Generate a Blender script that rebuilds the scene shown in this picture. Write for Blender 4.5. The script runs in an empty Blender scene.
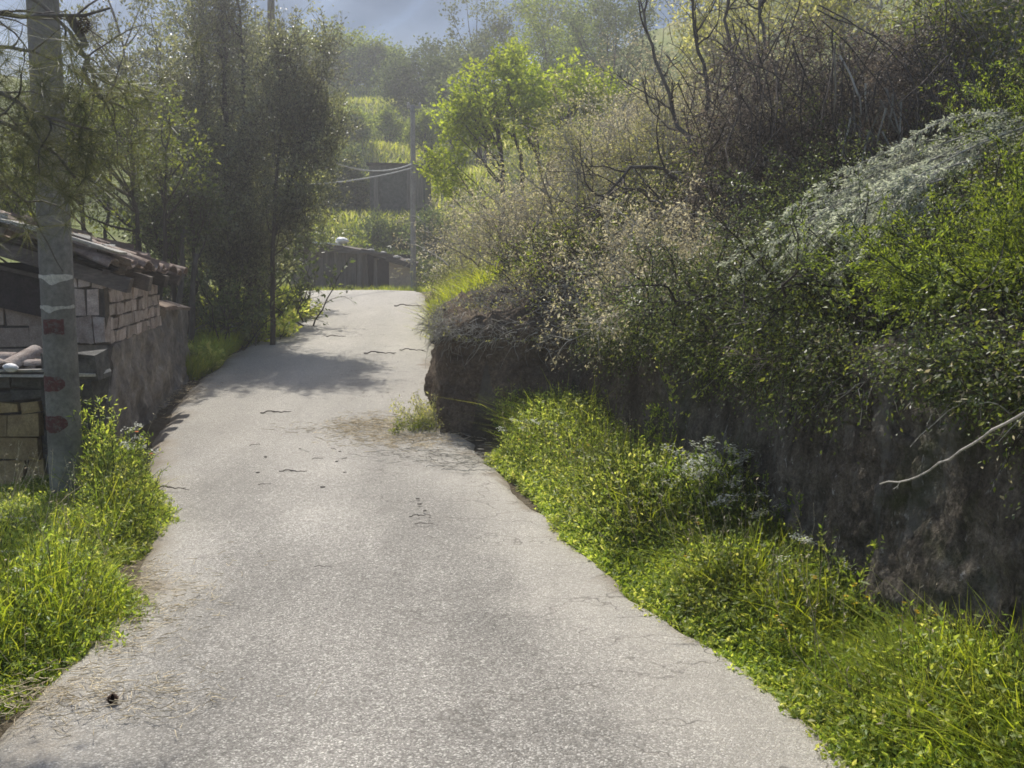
import bpy, math, random
import numpy as np
from mathutils import Vector, noise as mn

rng = np.random.default_rng(7)
random.seed(7)
scene = bpy.context.scene
COL = scene.collection
R = math.radians
A = np.array

# ------------------------------------------------------------------ camera
FPX, CAMZ, PITCH = 1100.0, 1.75, R(6.53)
cam_d = bpy.data.cameras.new("camera")
cam = bpy.data.objects.new("camera", cam_d)
COL.objects.link(cam)
cam.location = (0, 0, CAMZ)
cam.rotation_euler = (R(90) - PITCH, 0, 0)
cam_d.sensor_width = 36.0
cam_d.lens = 36.0 * FPX / 1024.0
cam_d.clip_start = 0.05
cam_d.clip_end = 5000
scene.camera = cam


def at(px, py, Y):
    """world point seen at a pixel of the photograph, at distance Y along the lane"""
    a, b = px - 512.0, 384.0 - py
    dy = FPX * math.cos(PITCH) + b * math.sin(PITCH)
    dz = -FPX * math.sin(PITCH) + b * math.cos(PITCH)
    s = Y / dy
    return A([a * s, Y, CAMZ + dz * s])


# ------------------------------------------------------------------ custom properties
def tag(o, label=None, cat=None, group=None, kind=None):
    if label: o["label"] = label
    if cat: o["category"] = cat
    if group: o["group"] = group
    if kind: o["kind"] = kind
    return o


def empty(name, loc=(0, 0, 0), rz=0.0):
    o = bpy.data.objects.new(name, None)
    o.empty_display_size = 0.2
    o.location = loc
    o.rotation_euler = (0, 0, rz)
    COL.objects.link(o)
    return o


def copy_tree(o, parent=None):
    c = o.copy()
    COL.objects.link(c)
    c.parent = parent
    for ch in [x for x in o.children]:
        copy_tree(ch, c)
    return c


# ------------------------------------------------------------------ mesh builder
class MB:
    def __init__(self):
        self.v, self.f, self.r, self.n = [], [], [], 0

    def add(self, verts, faces, mi=0, rnd=None):
        """verts (N,3); faces (M,3|4) int"""
        verts = np.asarray(verts, dtype=np.float32).reshape(-1, 3)
        faces = np.asarray(faces, dtype=np.int64)
        if len(verts) == 0 or len(faces) == 0:
            return
        self.v.append(verts)
        self.f.append((faces + self.n, mi))
        if rnd is None:
            rnd = np.full(len(verts), rng.random(), dtype=np.float32)
        self.r.append(np.asarray(rnd, dtype=np.float32).reshape(-1))
        self.n += len(verts)

    def box(self, c, s, rot=(0, 0, 0), mi=0, jit=0.0, rnd=None):
        h = A(s) / 2.0
        p = A([[x, y, z] for z in (-1, 1) for y in (-1, 1) for x in (-1, 1)], dtype=float) * h
        if jit:
            p = p + rng.normal(0, jit, p.shape)
        p = p @ eul(rot).T + A(c)
        f = [[0, 2, 3, 1], [4, 5, 7, 6], [0, 1, 5, 4], [2, 6, 7, 3], [0, 4, 6, 2], [1, 3, 7, 5]]
        self.add(p, f, mi, None if rnd is None else np.full(8, rnd))

    def tubes(self, P, Rr, sides=5, mi=0, cap=True):
        """P (M,K,3) polylines, Rr (M,K) radii"""
        P = np.asarray(P, dtype=float)
        if P.ndim == 2:
            P = P[None]
        M, K, _ = P.shape
        Rr = np.broadcast_to(np.asarray(Rr, dtype=float), (M, K))
        T = np.gradient(P, axis=1)
        T /= np.linalg.norm(T, axis=2, keepdims=True) + 1e-9
        ref = np.where(np.abs(T[..., 2:3]) > 0.85, A([1.0, 0.1, 0]), A([0, 0.05, 1.0]))
        U = np.cross(T, ref)
        U /= np.linalg.norm(U, axis=2, keepdims=True) + 1e-9
        W = np.cross(T, U)
        a = np.arange(sides) * 2 * np.pi / sides
        V = (P[:, :, None, :] + Rr[:, :, None, None] *
             (np.cos(a)[None, None, :, None] * U[:, :, None, :] + np.sin(a)[None, None, :, None] * W[:, :, None, :]))
        idx = np.arange(M * K * sides).reshape(M, K, sides)
        i0 = idx[:, :-1, :]
        i1 = idx[:, 1:, :]
        q = np.stack([i0, np.roll(i0, -1, 2), np.roll(i1, -1, 2), i1], axis=-1).reshape(-1, 4)
        rn = np.repeat(rng.random(M), K * sides)
        base = self.n
        self.add(V.reshape(-1, 3), q, mi, rn)
        if cap and sides == 4:
            self.f.append((idx[:, -1, :].reshape(-1, 4) + base, mi))
        elif cap:
            e = idx[:, -1, :]
            t = np.stack([np.repeat(e[:, :1], sides - 2, 1), e[:, 1:-1], e[:, 2:]], -1).reshape(-1, 3)
            self.f.append((t + base, mi))
        return self

    def leaves(self, pos, axis, nrm, L, W, mi=0, fold=0.18):
        pos, axis, nrm = (np.asarray(x, dtype=float) for x in (pos, axis, nrm))
        N = len(pos)
        if N == 0:
            return
        axis = axis / (np.linalg.norm(axis, axis=1, keepdims=True) + 1e-9)
        side = np.cross(axis, nrm)
        side /= np.linalg.norm(side, axis=1, keepdims=True) + 1e-9
        up = np.cross(side, axis)
        L = np.broadcast_to(L, (N,))[:, None]
        W = np.broadcast_to(W, (N,))[:, None]
        v0 = pos
        v1 = pos + axis * L * 0.45 + side * W * 0.5 + up * W * fold
        v2 = pos + axis * L
        v3 = pos + axis * L * 0.45 - side * W * 0.5 + up * W * fold
        V = np.stack([v0, v1, v2, v3], 1).reshape(-1, 3)
        i = np.arange(N)[:, None] * 4
        # two triangles folded on the midrib
        F = np.concatenate([i + A([[0, 1, 2]]), i + A([[0, 2, 3]])], 0)
        self.add(V, F, mi, np.repeat(rng.random(N), 4))

    def ribbons(self, P, W, side, mi=0):
        """P (M,K,3), W (M,K) full widths, side (M,3)"""
        M, K, _ = P.shape
        S = side[:, None, :] * W[:, :, None] * 0.5
        V = np.stack([P - S, P + S], 2)
        idx = np.arange(M * K * 2).reshape(M, K, 2)
        q = np.stack([idx[:, :-1, 0], idx[:, :-1, 1], idx[:, 1:, 1], idx[:, 1:, 0]], -1).reshape(-1, 4)
        self.add(V.reshape(-1, 3), q, mi, np.repeat(rng.random(M), K * 2))

    def grid(self, P, mi=0, rnd=None):
        """P (m,n,3)"""
        m, n, _ = P.shape
        idx = np.arange(m * n).reshape(m, n)
        q = np.stack([idx[:-1, :-1], idx[:-1, 1:], idx[1:, 1:], idx[1:, :-1]], -1).reshape(-1, 4)
        self.add(P.reshape(-1, 3), q, mi, rnd)

    def build(self, name, mats, parent=None, flat=False, attrs=None):
        me = bpy.data.meshes.new(name)
        V = np.concatenate(self.v)
        loops, starts, tot, mis = [], [], [], []
        pos = 0
        for f, mi in self.f:
            k = f.shape[1]
            loops.append(f.reshape(-1))
            starts.append(pos + np.arange(len(f)) * k)
            tot.append(np.full(len(f), k))
            mis.append(np.full(len(f), mi))
            pos += f.size
        loops = np.concatenate(loops).astype(np.int32)
        starts = np.concatenate(starts).astype(np.int32)
        tot = np.concatenate(tot).astype(np.int32)
        mis = np.concatenate(mis).astype(np.int32)
        me.vertices.add(len(V))
        me.vertices.foreach_set("co", V.reshape(-1).astype(np.float32))
        me.loops.add(len(loops))
        me.loops.foreach_set("vertex_index", loops)
        me.polygons.add(len(starts))
        me.polygons.foreach_set("loop_start", starts)
        me.polygons.foreach_set("material_index", mis)
        for m in (mats if isinstance(mats, (list, tuple)) else [mats]):
            me.materials.append(m)
        at_ = me.attributes.new("rnd", "FLOAT", "POINT")
        at_.data.foreach_set("value", np.concatenate(self.r))
        for k, arr in (attrs or {}).items():
            q = me.attributes.new(k, "FLOAT", "POINT")
            q.data.foreach_set("value", np.asarray(arr, dtype=np.float32).reshape(-1))
        me.update(calc_edges=True)
        me.validate(verbose=False)
        if flat:
            me.shade_flat()
        o = bpy.data.objects.new(name, me)
        COL.objects.link(o)
        o.parent = parent
        if parent is not None:
            o.matrix_parent_inverse = inv_world(parent)
        return o


def world_of(o):
    m = o.matrix_basis.copy()
    if o.parent is not None:
        m = world_of(o.parent) @ o.matrix_parent_inverse @ m
    return m


def inv_world(p):
    return world_of(p).inverted()


def eul(r):
    x, y, z = r
    cx, sx, cy, sy, cz, sz = math.cos(x), math.sin(x), math.cos(y), math.sin(y), math.cos(z), math.sin(z)
    Rx = A([[1, 0, 0], [0, cx, -sx], [0, sx, cx]])
    Ry = A([[cy, 0, sy], [0, 1, 0], [-sy, 0, cy]])
    Rz = A([[cz, -sz, 0], [sz, cz, 0], [0, 0, 1]])
    return Rz @ Ry @ Rx


def unit(v):
    return v / (np.linalg.norm(v, axis=-1, keepdims=True) + 1e-9)


def rdir(n):
    return unit(rng.normal(size=(n, 3)))


# cheap smooth value noise, vectorised
_perm = np.random.default_rng(3).random((64, 64, 64))


def vnoise(p):
    p = np.asarray(p, dtype=float)
    i = np.floor(p).astype(int)
    f = p - i
    f = f * f * (3 - 2 * f)
    out = 0
    for dx in (0, 1):
        for dy in (0, 1):
            for dz in (0, 1):
                w = ((f[..., 0] if dx else 1 - f[..., 0]) * (f[..., 1] if dy else 1 - f[..., 1]) *
                     (f[..., 2] if dz else 1 - f[..., 2]))
                out = out + w * _perm[(i[..., 0] + dx) & 63, (i[..., 1] + dy) & 63, (i[..., 2] + dz) & 63]
    return out * 2 - 1


def fbm(p, o=4):
    p = np.asarray(p, dtype=float)
    s, a = 0, 1.0
    for k in range(o):
        s = s + a * vnoise(p * 2 ** k + 17.3 * k)
        a *= 0.5
    return s


# ------------------------------------------------------------------ materials
class NT:
    def __init__(self, name):
        self.m = bpy.data.materials.new(name)
        self.m.use_nodes = True
        self.t = self.m.node_tree
        self.t.nodes.clear()
        self.out = self.t.nodes.new("ShaderNodeOutputMaterial")

    def n(self, kind, **kw):
        nd = self.t.nodes.new("ShaderNode" + kind)
        for k, v in kw.items():
            setattr(nd, k, v)
        return nd

    def l(self, a, b):
        self.t.links.new(a, b)

    def pos(self):
        return self.n("NewGeometry").outputs["Position"]

    def noise(self, vec, scale, detail=4, rough=0.55, dist=0.0):
        nd = self.n("TexNoise")
        nd.inputs["Scale"].default_value = scale
        nd.inputs["Detail"].default_value = detail
        nd.inputs["Roughness"].default_value = rough
        nd.inputs["Distortion"].default_value = dist
        self.l(vec, nd.inputs["Vector"])
        return nd.outputs["Fac"]

    def scale(self, vec, s):
        nd = self.n("VectorMath", operation="MULTIPLY")
        self.l(vec, nd.inputs[0])
        nd.inputs[1].default_value = s
        return nd.outputs[0]

    def ramp(self, fac, stops, interp="LINEAR"):
        nd = self.n("ValToRGB")
        cr = nd.color_ramp
        cr.interpolation = interp
        while len(cr.elements) < len(stops):
            cr.elements.new(0.5)
        for e, (p, c) in zip(cr.elements, stops):
            e.position = p
            e.color = (c, c, c, 1) if np.isscalar(c) else (*c, 1)
        self.l(fac, nd.inputs[0])
        return nd.outputs[0]

    def mix(self, fac, a, b, blend="MIX"):
        nd = self.n("Mix", data_type="RGBA", blend_type=blend)
        for s, v in ((0, fac), (6, a), (7, b)):
            if isinstance(v, bpy.types.NodeSocket):
                self.l(v, nd.inputs[s])
            elif s == 0:
                nd.inputs[0].default_value = v
            else:
                nd.inputs[s].default_value = (*v, 1)
        return nd.outputs[2]

    def math(self, op, a, b=0.0, clamp=False):
        nd = self.n("Math", operation=op, use_clamp=clamp)
        for s, v in ((0, a), (1, b)):
            if isinstance(v, bpy.types.NodeSocket):
                self.l(v, nd.inputs[s])
            else:
                nd.inputs[s].default_value = v
        return nd.outputs[0]

    def attr(self, name):
        nd = self.n("Attribute", attribute_name=name)
        return nd.outputs["Fac"]

    def bump(self, h, strength=0.5, dist=0.02):
        nd = self.n("Bump")
        nd.inputs["Strength"].default_value = strength
        nd.inputs["Distance"].default_value = dist
        self.l(h, nd.inputs["Height"])
        return nd.outputs["Normal"]

    def finish(self, col, rough=0.85, spec=0.25, normal=None, metal=0.0):
        b = self.n("BsdfPrincipled")
        if isinstance(col, bpy.types.NodeSocket):
            self.l(col, b.inputs["Base Color"])
        else:
            b.inputs["Base Color"].default_value = (*col, 1)
        if isinstance(rough, bpy.types.NodeSocket):
            self.l(rough, b.inputs["Roughness"])
        else:
            b.inputs["Roughness"].default_value = rough
        b.inputs["Specular IOR Level"].default_value = spec
        b.inputs["Metallic"].default_value = metal
        if normal is not None:
            self.l(normal, b.inputs["Normal"])
        self.l(b.outputs[0], self.out.inputs["Surface"])
        return self.m


def leaf_mat(name, c0, c1, c2, trans=0.45, rough=0.5, spec=0.35, tcol=(1.25, 1.15, 0.6), clump=1.2):
    t = NT(name)
    col = t.ramp(t.attr("rnd"), [(0.0, c0), (0.5, c1), (1.0, c2)])
    nz = t.ramp(t.noise(t.pos(), clump, 3), [(0.3, 0.55), (0.7, 1.3)])
    col = t.mix(1.0, col, nz, "MULTIPLY")
    b = t.n("BsdfPrincipled")
    t.l(col, b.inputs["Base Color"])
    b.inputs["Roughness"].default_value = rough
    b.inputs["Specular IOR Level"].default_value = spec
    tr = t.n("BsdfTranslucent")
    t.l(t.mix(1.0, col, tcol, "MULTIPLY"), tr.inputs["Color"])
    ms = t.n("MixShader")
    ms.inputs[0].default_value = trans
    t.l(b.outputs[0], ms.inputs[1])
    t.l(tr.outputs[0], ms.inputs[2])
    t.l(ms.outputs[0], t.out.inputs["Surface"])
    return t.m


def rough_mat(name, c0, c1, c2=None, scale=6.0, bump=0.5, bdist=0.02, rough=0.9, spec=0.2, detail=6, stretch=(1, 1, 1), byrnd=0.35):
    t = NT(name)
    p = t.scale(t.pos(), stretch)
    f = t.noise(p, scale, detail, 0.6)
    stops = [(0.3, c0), (0.7, c1)] if c2 is None else [(0.28, c0), (0.5, c1), (0.74, c2)]
    col = t.ramp(f, stops)
    col = t.mix(1.0, col, t.ramp(t.attr("rnd"), [(0, 1 - byrnd), (1, 1 + byrnd)]), "MULTIPLY")
    col = t.mix(1.0, col, t.ramp(t.noise(p, scale * 7, 4, .7), [(.3, .72), (.7, 1.28)]), "MULTIPLY")
    return t.finish(col, rough, spec, t.bump(t.noise(p, scale * 3, detail, 0.65), bump, bdist))


M = {}
M["bark"] = rough_mat("bark", (.025, .02, .016), (.09, .075, .06), scale=9, stretch=(1, 1, .3))
M["bark_grey"] = rough_mat("grey bark", (.07, .062, .055), (.2, .18, .155), scale=10, stretch=(1, 1, .3))
M["twig_dry"] = rough_mat("dry twig", (.26, .24, .205), (.5, .475, .42), scale=8, byrnd=.5)
M["twig_dark"] = rough_mat("dark twig", (.03, .025, .022), (.1, .085, .075), scale=8, byrnd=.5)
M["twig_pale"] = rough_mat("pale stick", (.4, .37, .33), (.62, .58, .52), scale=8, byrnd=.2)
M["straw"] = rough_mat("straw", (.46, .37, .23), (.7, .6, .42), scale=8, byrnd=.4)
M["stem_green"] = rough_mat("green stem", (.07, .1, .02), (.14, .17, .05), scale=8)
M["grass"] = leaf_mat("grass blades", (0.145, 0.233, 0.035), (0.270, 0.358, 0.058), (0.437, 0.466, 0.116), 0.6, .45, .4, (1.5, 1.35, .55))
M["grass_y"] = leaf_mat("young yellow green grass", (0.252, 0.328, 0.032), (0.353, 0.428, 0.050), (0.479, 0.504, 0.113), 0.6, .5, .3, (1.4, 1.3, .5))
M["weed"] = leaf_mat("weed leaves", (0.153, 0.249, 0.054), (0.297, 0.414, 0.092), (0.483, 0.567, 0.164), 0.6, .45, .35, (1.5, 1.35, .55))
M["weed_l"] = leaf_mat("light weed leaves", (0.277, 0.366, 0.098), (0.460, 0.550, 0.174), (0.676, 0.680, 0.318), 0.6, .45, .35, (1.4, 1.3, .6))
M["leaf_dark"] = leaf_mat("dark evergreen leaves", (0.066, 0.098, 0.037), (0.119, 0.168, 0.066), (0.216, 0.259, 0.119), 0.5, .4, .5)
M["leaf_grey"] = leaf_mat("grey green leaves", (0.132, 0.154, 0.102), (0.228, 0.254, 0.162), (0.360, 0.384, 0.276), .5, .36, .6)
M["leaf_mid"] = leaf_mat("mid green leaves", (0.103, 0.155, 0.030), (0.199, 0.268, 0.052), (0.344, 0.397, 0.112), 0.55, .45, .4, (1.4, 1.25, .6))
M["leaf_lime"] = leaf_mat("young lime leaves", (.25, .34, .035), (.38, .47, .06), (.52, .59, .12), .55, .6, .15, (1.3, 1.24, .5))
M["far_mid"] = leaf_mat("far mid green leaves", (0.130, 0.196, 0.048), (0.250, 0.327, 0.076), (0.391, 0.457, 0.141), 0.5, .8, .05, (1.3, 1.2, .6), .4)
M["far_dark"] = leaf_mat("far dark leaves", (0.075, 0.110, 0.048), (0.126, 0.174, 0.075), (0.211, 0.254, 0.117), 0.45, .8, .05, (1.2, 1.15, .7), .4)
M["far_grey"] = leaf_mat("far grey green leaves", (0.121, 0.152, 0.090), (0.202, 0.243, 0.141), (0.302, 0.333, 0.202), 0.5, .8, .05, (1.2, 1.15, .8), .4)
M["leaf_silver"] = leaf_mat("silver leaves", (0.462, 0.506, 0.396), (0.616, 0.649, 0.528), (0.770, 0.792, 0.682), 0.55, .5, .4, (1, 1, .85))
M["leaf_broom"] = leaf_mat("yellow green broom", (.16, .23, .04), (.27, .35, .06), (.4, .46, .12), .55, .5, .3, (1.25, 1.22, .5))
M["leaf_dry"] = leaf_mat("dry leaves", (0.317, 0.297, 0.198), (0.535, 0.506, 0.367), (0.740, 0.740, 0.614), 0.55, .6, .2, (1.2, 1.1, .85))
M["leaf_drygreen"] = leaf_mat("dull dry green leaves", (0.242, 0.272, 0.108), (0.437, 0.460, 0.218), (0.680, 0.680, 0.393), 0.55, .5, .3, (1.3, 1.2, .7))
M["leaf_deaddark"] = leaf_mat("dead dark foliage", (0.109, 0.095, 0.084), (0.196, 0.171, 0.145), (0.350, 0.306, 0.253), .3, .6, .2, (1.1, 1, .85))
M["needle"] = leaf_mat("pine needles", (0.072, 0.090, 0.054), (0.120, 0.138, 0.078), (0.192, 0.198, 0.120), .4, .5, .3)
M["cone"] = rough_mat("cone", (.06, .035, .025), (.16, .1, .075), scale=20)
M["petal_w"] = leaf_mat("white petals", (.6, .62, .52), (.75, .76, .66), (.85, .85, .78), .4, .6, .2, (1, 1, .9))
M["petal_y"] = leaf_mat("yellow petals", (.75, .45, .02), (.8, .55, .03), (.85, .6, .05), .35, .6, .2, (1, 1, .6))
M["petal_r"] = leaf_mat("orange red petals", (.7, .08, .02), (.75, .14, .03), (.8, .2, .05), .35, .6, .2, (1, 1, .6))
M["brick_pink"] = rough_mat("weathered pink brick", (.26, .205, .175), (.45, .37, .32), (.56, .5, .45), scale=9, bump=.6, byrnd=.3)
M["block_tan"] = rough_mat("tan hollow block", (.36, .28, .22), (.52, .42, .34), scale=12, bump=.4, byrnd=.18)
M["tufa"] = rough_mat("yellow tufa block", (.28, .2, .1), (.46, .35, .18), scale=8, bump=.8, byrnd=.25)
M["mortar"] = rough_mat("dark mortar", (.08, .07, .06), (.17, .15, .13), scale=14)
M["render"] = rough_mat("stained old render", (.09, .078, .066), (.2, .175, .15), (.33, .29, .245), scale=3.2, bump=.7, bdist=.03)
M["stone_dark"] = rough_mat("dark stone", (.05, .05, .047), (.16, .155, .14), scale=7, bump=.9, bdist=.03)
M["slab"] = rough_mat("pale slab", (.3, .29, .26), (.5, .48, .44), scale=10)
M["tile"] = rough_mat("weathered clay tile", (.1, .07, .055), (.23, .17, .135), (.38, .34, .29), scale=7, bump=.6, byrnd=.4)
M["timber"] = rough_mat("old timber", (.06, .052, .045), (.17, .145, .125), scale=10, stretch=(.3, .3, 1), bump=.6)
M["iron"] = rough_mat("dark rusty sheet", (.03, .026, .025), (.06, .048, .045), scale=8, rough=.7)
M["sheet"] = rough_mat("pale roof sheet", (.45, .45, .43), (.65, .65, .63), scale=5)
M["sack"] = rough_mat("white plastic sack", (.7, .7, .7), (.82, .82, .8), scale=6, rough=.5)
M["board"] = rough_mat("grey weathered boards", (.1, .088, .08), (.21, .185, .165), scale=6, stretch=(2.5, 2.5, .25), byrnd=.3)
M["dark"] = rough_mat("interior shade", (.012, .011, .01), (.025, .022, .02), scale=5)  # near-black colour imitates the shade inside the sheds
M["concrete"] = rough_mat("pole concrete", (.15, .142, .126), (.25, .238, .212), scale=4, bump=.5, bdist=.008, byrnd=.05)
M["pole_far"] = rough_mat("grey wooden pole", (.32, .31, .28), (.48, .46, .42), scale=5)
M["tape"] = rough_mat("pale torn tape", (.5, .48, .42), (.66, .63, .56), scale=8, rough=.6, byrnd=.1)
t_ = NT("worn red paint")
_w = t_.ramp(t_.noise(t_.pos(), 38, 7, .7), [(.36, 0.0), (.5, 1.0)])
_c = t_.mix(t_.math("MULTIPLY", _w, .85), (.15, .138, .125), t_.ramp(t_.noise(t_.pos(), 15, 5, .6), [(.3, (.07, .018, .018)), (.7, (.16, .042, .04))]))
M["redpaint"] = t_.finish(_c, .85, .2)
M["cable"] = rough_mat("cable", (.4, .4, .39), (.55, .55, .53), scale=4)
M["clod"] = rough_mat("dark soil clod", (.03, .022, .017), (.085, .065, .05), scale=7, bump=1, bdist=.05)


def soil_mat():
    t = NT("bank soil")
    p = t.pos()
    f = t.noise(p, 2.2, 7, .65)
    base = t.ramp(f, [(.25, (.07, .059, .046)), (.5, (.155, .134, .107)), (.78, (.28, .25, .205))])
    fine = t.mix(1.0, t.ramp(t.noise(p, 20, 6, .8), [(.32, .45), (.68, 1.55)]), t.ramp(t.noise(p, 70, 4, .7), [(.3, .6), (.7, 1.4)]), "MULTIPLY")
    base = t.mix(.9, base, fine, "MULTIPLY")
    patches = t.ramp(t.noise(t.scale(p, (1.3, 1.3, .55)), 3.1, 8, .68, .4), [(.55, 0.0), (.6, 1.0)])
    base = t.mix(t.math("MULTIPLY", patches, .6), base, (.27, .255, .23))
    lich = t.ramp(t.noise(t.scale(p, (1.6, 1.6, 1)), 7.5, 8, .7, .6), [(.62, 0.0), (.65, 1.0)])
    base = t.mix(t.math("MULTIPLY", lich, .8), base, (.55, .53, .49))
    drip = t.ramp(t.noise(t.scale(p, (6, 6, .45)), 2.0, 5, .6), [(.5, 0.0), (.68, 1.0)])
    base = t.mix(t.math("MULTIPLY", drip, .55), base, (.025, .023, .021))
    moss = t.ramp(t.noise(p, 1.3, 6, .65), [(.56, 0.0), (.66, .6)])
    base = t.mix(moss, base, (.06, .075, .025))
    sy_ = t.n("SeparateXYZ")
    t.l(p, sy_.inputs[0])
    brown = t.ramp(t.math("MULTIPLY", t.math("SUBTRACT", sy_.outputs["Y"], 7.6), .4, True), [(0, 0.0), (1, 1.0)])
    earth = t.mix(.9, t.ramp(f, [(.25, (.075, .056, .04)), (.5, (.165, .128, .092)), (.78, (.28, .225, .165))]), fine, "MULTIPLY")
    base = t.mix(brown, base, earth)
    h = t.math("ADD", t.noise(p, 9, 9, .75), t.math("MULTIPLY", t.noise(p, 38, 5, .7), .5))
    return t.finish(base, .95, .1, t.bump(h, 1.0, .07))


M["soil"] = soil_mat()


def ground_mat():
    t = NT("ground")
    p = t.pos()
    near = t.ramp(t.noise(p, 1.7, 6, .6), [(.3, (.07, .055, .035)), (.55, (.14, .115, .08)), (.75, (.2, .17, .12))])
    g = t.ramp(t.noise(p, .35, 7, .65), [(.3, (.09, .12, .03)), (.5, (.2, .23, .065)), (.7, (.3, .29, .13))])
    sx = t.n("SeparateXYZ")
    t.l(p, sx.inputs[0])
    far = t.ramp(t.math("MULTIPLY", t.math("SUBTRACT", sx.outputs["Y"], 24.0), .06, True), [(0, 0.0), (1, 1.0)])
    col = t.mix(far, near, g)
    h = t.math("ADD", t.noise(p, 14, 6, .65), t.noise(p, 1.2, 5, .6))
    return t.finish(col, .95, .1, t.bump(h, .8, .08))


M["ground"] = ground_mat()


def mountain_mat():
    t = NT("hazy blue mountain")
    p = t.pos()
    col = t.ramp(t.noise(p, .03, 8, .65), [(.3, (.3, .4, .54)), (.5, (.35, .45, .6)), (.75, (.42, .52, .66))])  # pale aerial blue of distance painted into the slope colour
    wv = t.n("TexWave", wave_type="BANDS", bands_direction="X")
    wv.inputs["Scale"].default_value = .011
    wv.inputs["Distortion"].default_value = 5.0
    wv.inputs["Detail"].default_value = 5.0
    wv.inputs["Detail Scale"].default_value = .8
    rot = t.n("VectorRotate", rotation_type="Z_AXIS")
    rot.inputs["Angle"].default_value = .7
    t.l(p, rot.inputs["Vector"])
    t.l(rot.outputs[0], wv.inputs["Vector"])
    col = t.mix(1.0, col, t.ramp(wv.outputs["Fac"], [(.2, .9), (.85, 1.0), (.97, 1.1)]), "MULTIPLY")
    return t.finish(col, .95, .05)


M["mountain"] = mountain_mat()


def road_mat():
    t = NT("worn pale asphalt")
    p = t.pos()
    u = t.attr("across")
    agg = t.n("TexVoronoi", feature="F1")
    agg.inputs["Scale"].default_value = 150
    t.l(p, agg.inputs["Vector"])
    sx = t.n("SeparateColor")
    t.l(agg.outputs["Color"], sx.inputs[0])
    stone = t.ramp(sx.outputs[0], [(.0, (.155, .144, .126)), (.45, (.244, .228, .202)), (.8, (.325, .306, .272)), (1, (.6, .57, .515))])
    fine = t.ramp(t.noise(p, 42, 4, .7), [(.3, .62), (.7, 1.38)])
    col = t.mix(.8, stone, fine, "MULTIPLY")
    stripes = t.ramp(t.noise(t.scale(p, (1.6, .22, 1)), 1.0, 5, .6), [(.3, .76), (.7, 1.2)])
    col = t.mix(1.0, col, stripes, "MULTIPLY")
    tr_ = t.ramp(t.math("ADD", u, t.math("MULTIPLY", t.math("SUBTRACT", t.noise(p, .7, 3), .5), .12)), [(.12, 1.0), (.26, .86), (.38, 1.05), (.52, 1.06), (.66, .86), (.8, 1.0)])
    col = t.mix(.9, col, tr_, "MULTIPLY")
    big = t.ramp(t.noise(p, .55, 5, .6), [(.3, .8), (.7, 1.18)])
    col = t.mix(1.0, col, big, "MULTIPLY")
    # smooth pale dusty skin towards both edges; far ramp paled to imitate grazing sunlight
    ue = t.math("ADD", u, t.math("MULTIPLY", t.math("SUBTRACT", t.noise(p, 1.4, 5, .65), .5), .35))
    dust_sheen = t.ramp(ue, [(0.0, .9), (.1, .35), (.22, 0.0), (.7, 0.0), (.86, .55), (1, .85)])
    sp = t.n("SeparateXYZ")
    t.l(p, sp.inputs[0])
    far_sheen = t.ramp(t.math("MULTIPLY", sp.outputs["Y"], .05), [(.3, 0.0), (.65, .6), (1, .75)])
    dust_sheen = t.math("MAXIMUM", dust_sheen, far_sheen)
    col = t.mix(t.math("MULTIPLY", dust_sheen, .62), col, (.5, .466, .405))
    soil = t.ramp(ue, [(0.0, 1.0), (.035, .5), (.09, 0.0), (.95, 0.0), (.985, .6), (1, .9)])
    col = t.mix(t.math("MULTIPLY", soil, .8), col, (.2, .16, .11))
    # fine cracks, mostly in the right-hand half
    wv = t.n("TexVoronoi", feature="DISTANCE_TO_EDGE")
    wv.inputs["Scale"].default_value = 2.6
    dist = t.n("VectorMath", operation="ADD")
    nz = t.n("TexNoise")
    nz.inputs["Scale"].default_value = 5
    t.l(p, nz.inputs["Vector"])
    t.l(t.scale(nz.outputs["Color"], (.3, .3, .3)), dist.inputs[0])
    t.l(t.scale(p, (.55, 1.25, 1)), dist.inputs[1])
    t.l(dist.outputs[0], wv.inputs["Vector"])
    cr = t.ramp(wv.outputs["Distance"], [(.003, 1.0), (.015, 0.0)])
    cm = t.ramp(t.noise(p, .9, 4, .6), [(.40, 0.0), (.5, 1.0)])
    cu = t.ramp(u, [(.0, .5), (.1, .15), (.4, .1), (.62, 1.0)])
    cr = t.math("MULTIPLY", t.math("MULTIPLY", cr, cm), cu)
    col = t.mix(t.math("MULTIPLY", cr, .65), col, (.1, .088, .074))
    # pale scuffed patches and darker oil/leaf stains
    pp = t.ramp(t.noise(t.scale(p, (1, 1.6, 1)), 2.3, 6, .65, .6), [(.69, 0.0), (.75, 1.0)])
    col = t.mix(t.math("MULTIPLY", pp, .55), col, (.5, .465, .41))
    dk = t.ramp(t.noise(t.scale(p, (1.2, .7, 1)), 1.9, 6, .65), [(.66, 0.0), (.74, 1.0)])
    col = t.mix(t.math("MULTIPLY", dk, .45), col, (.11, .1, .09))
    h = t.math("ADD", t.math("MULTIPLY", agg.outputs["Distance"], -1.0), t.math("MULTIPLY", t.noise(p, 30, 4, .6), .6))
    h = t.math("SUBTRACT", h, t.math("MULTIPLY", cr, .8))
    return t.finish(col, .8, .3, t.bump(h, .55, .008))


M["road"] = road_mat()

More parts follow.
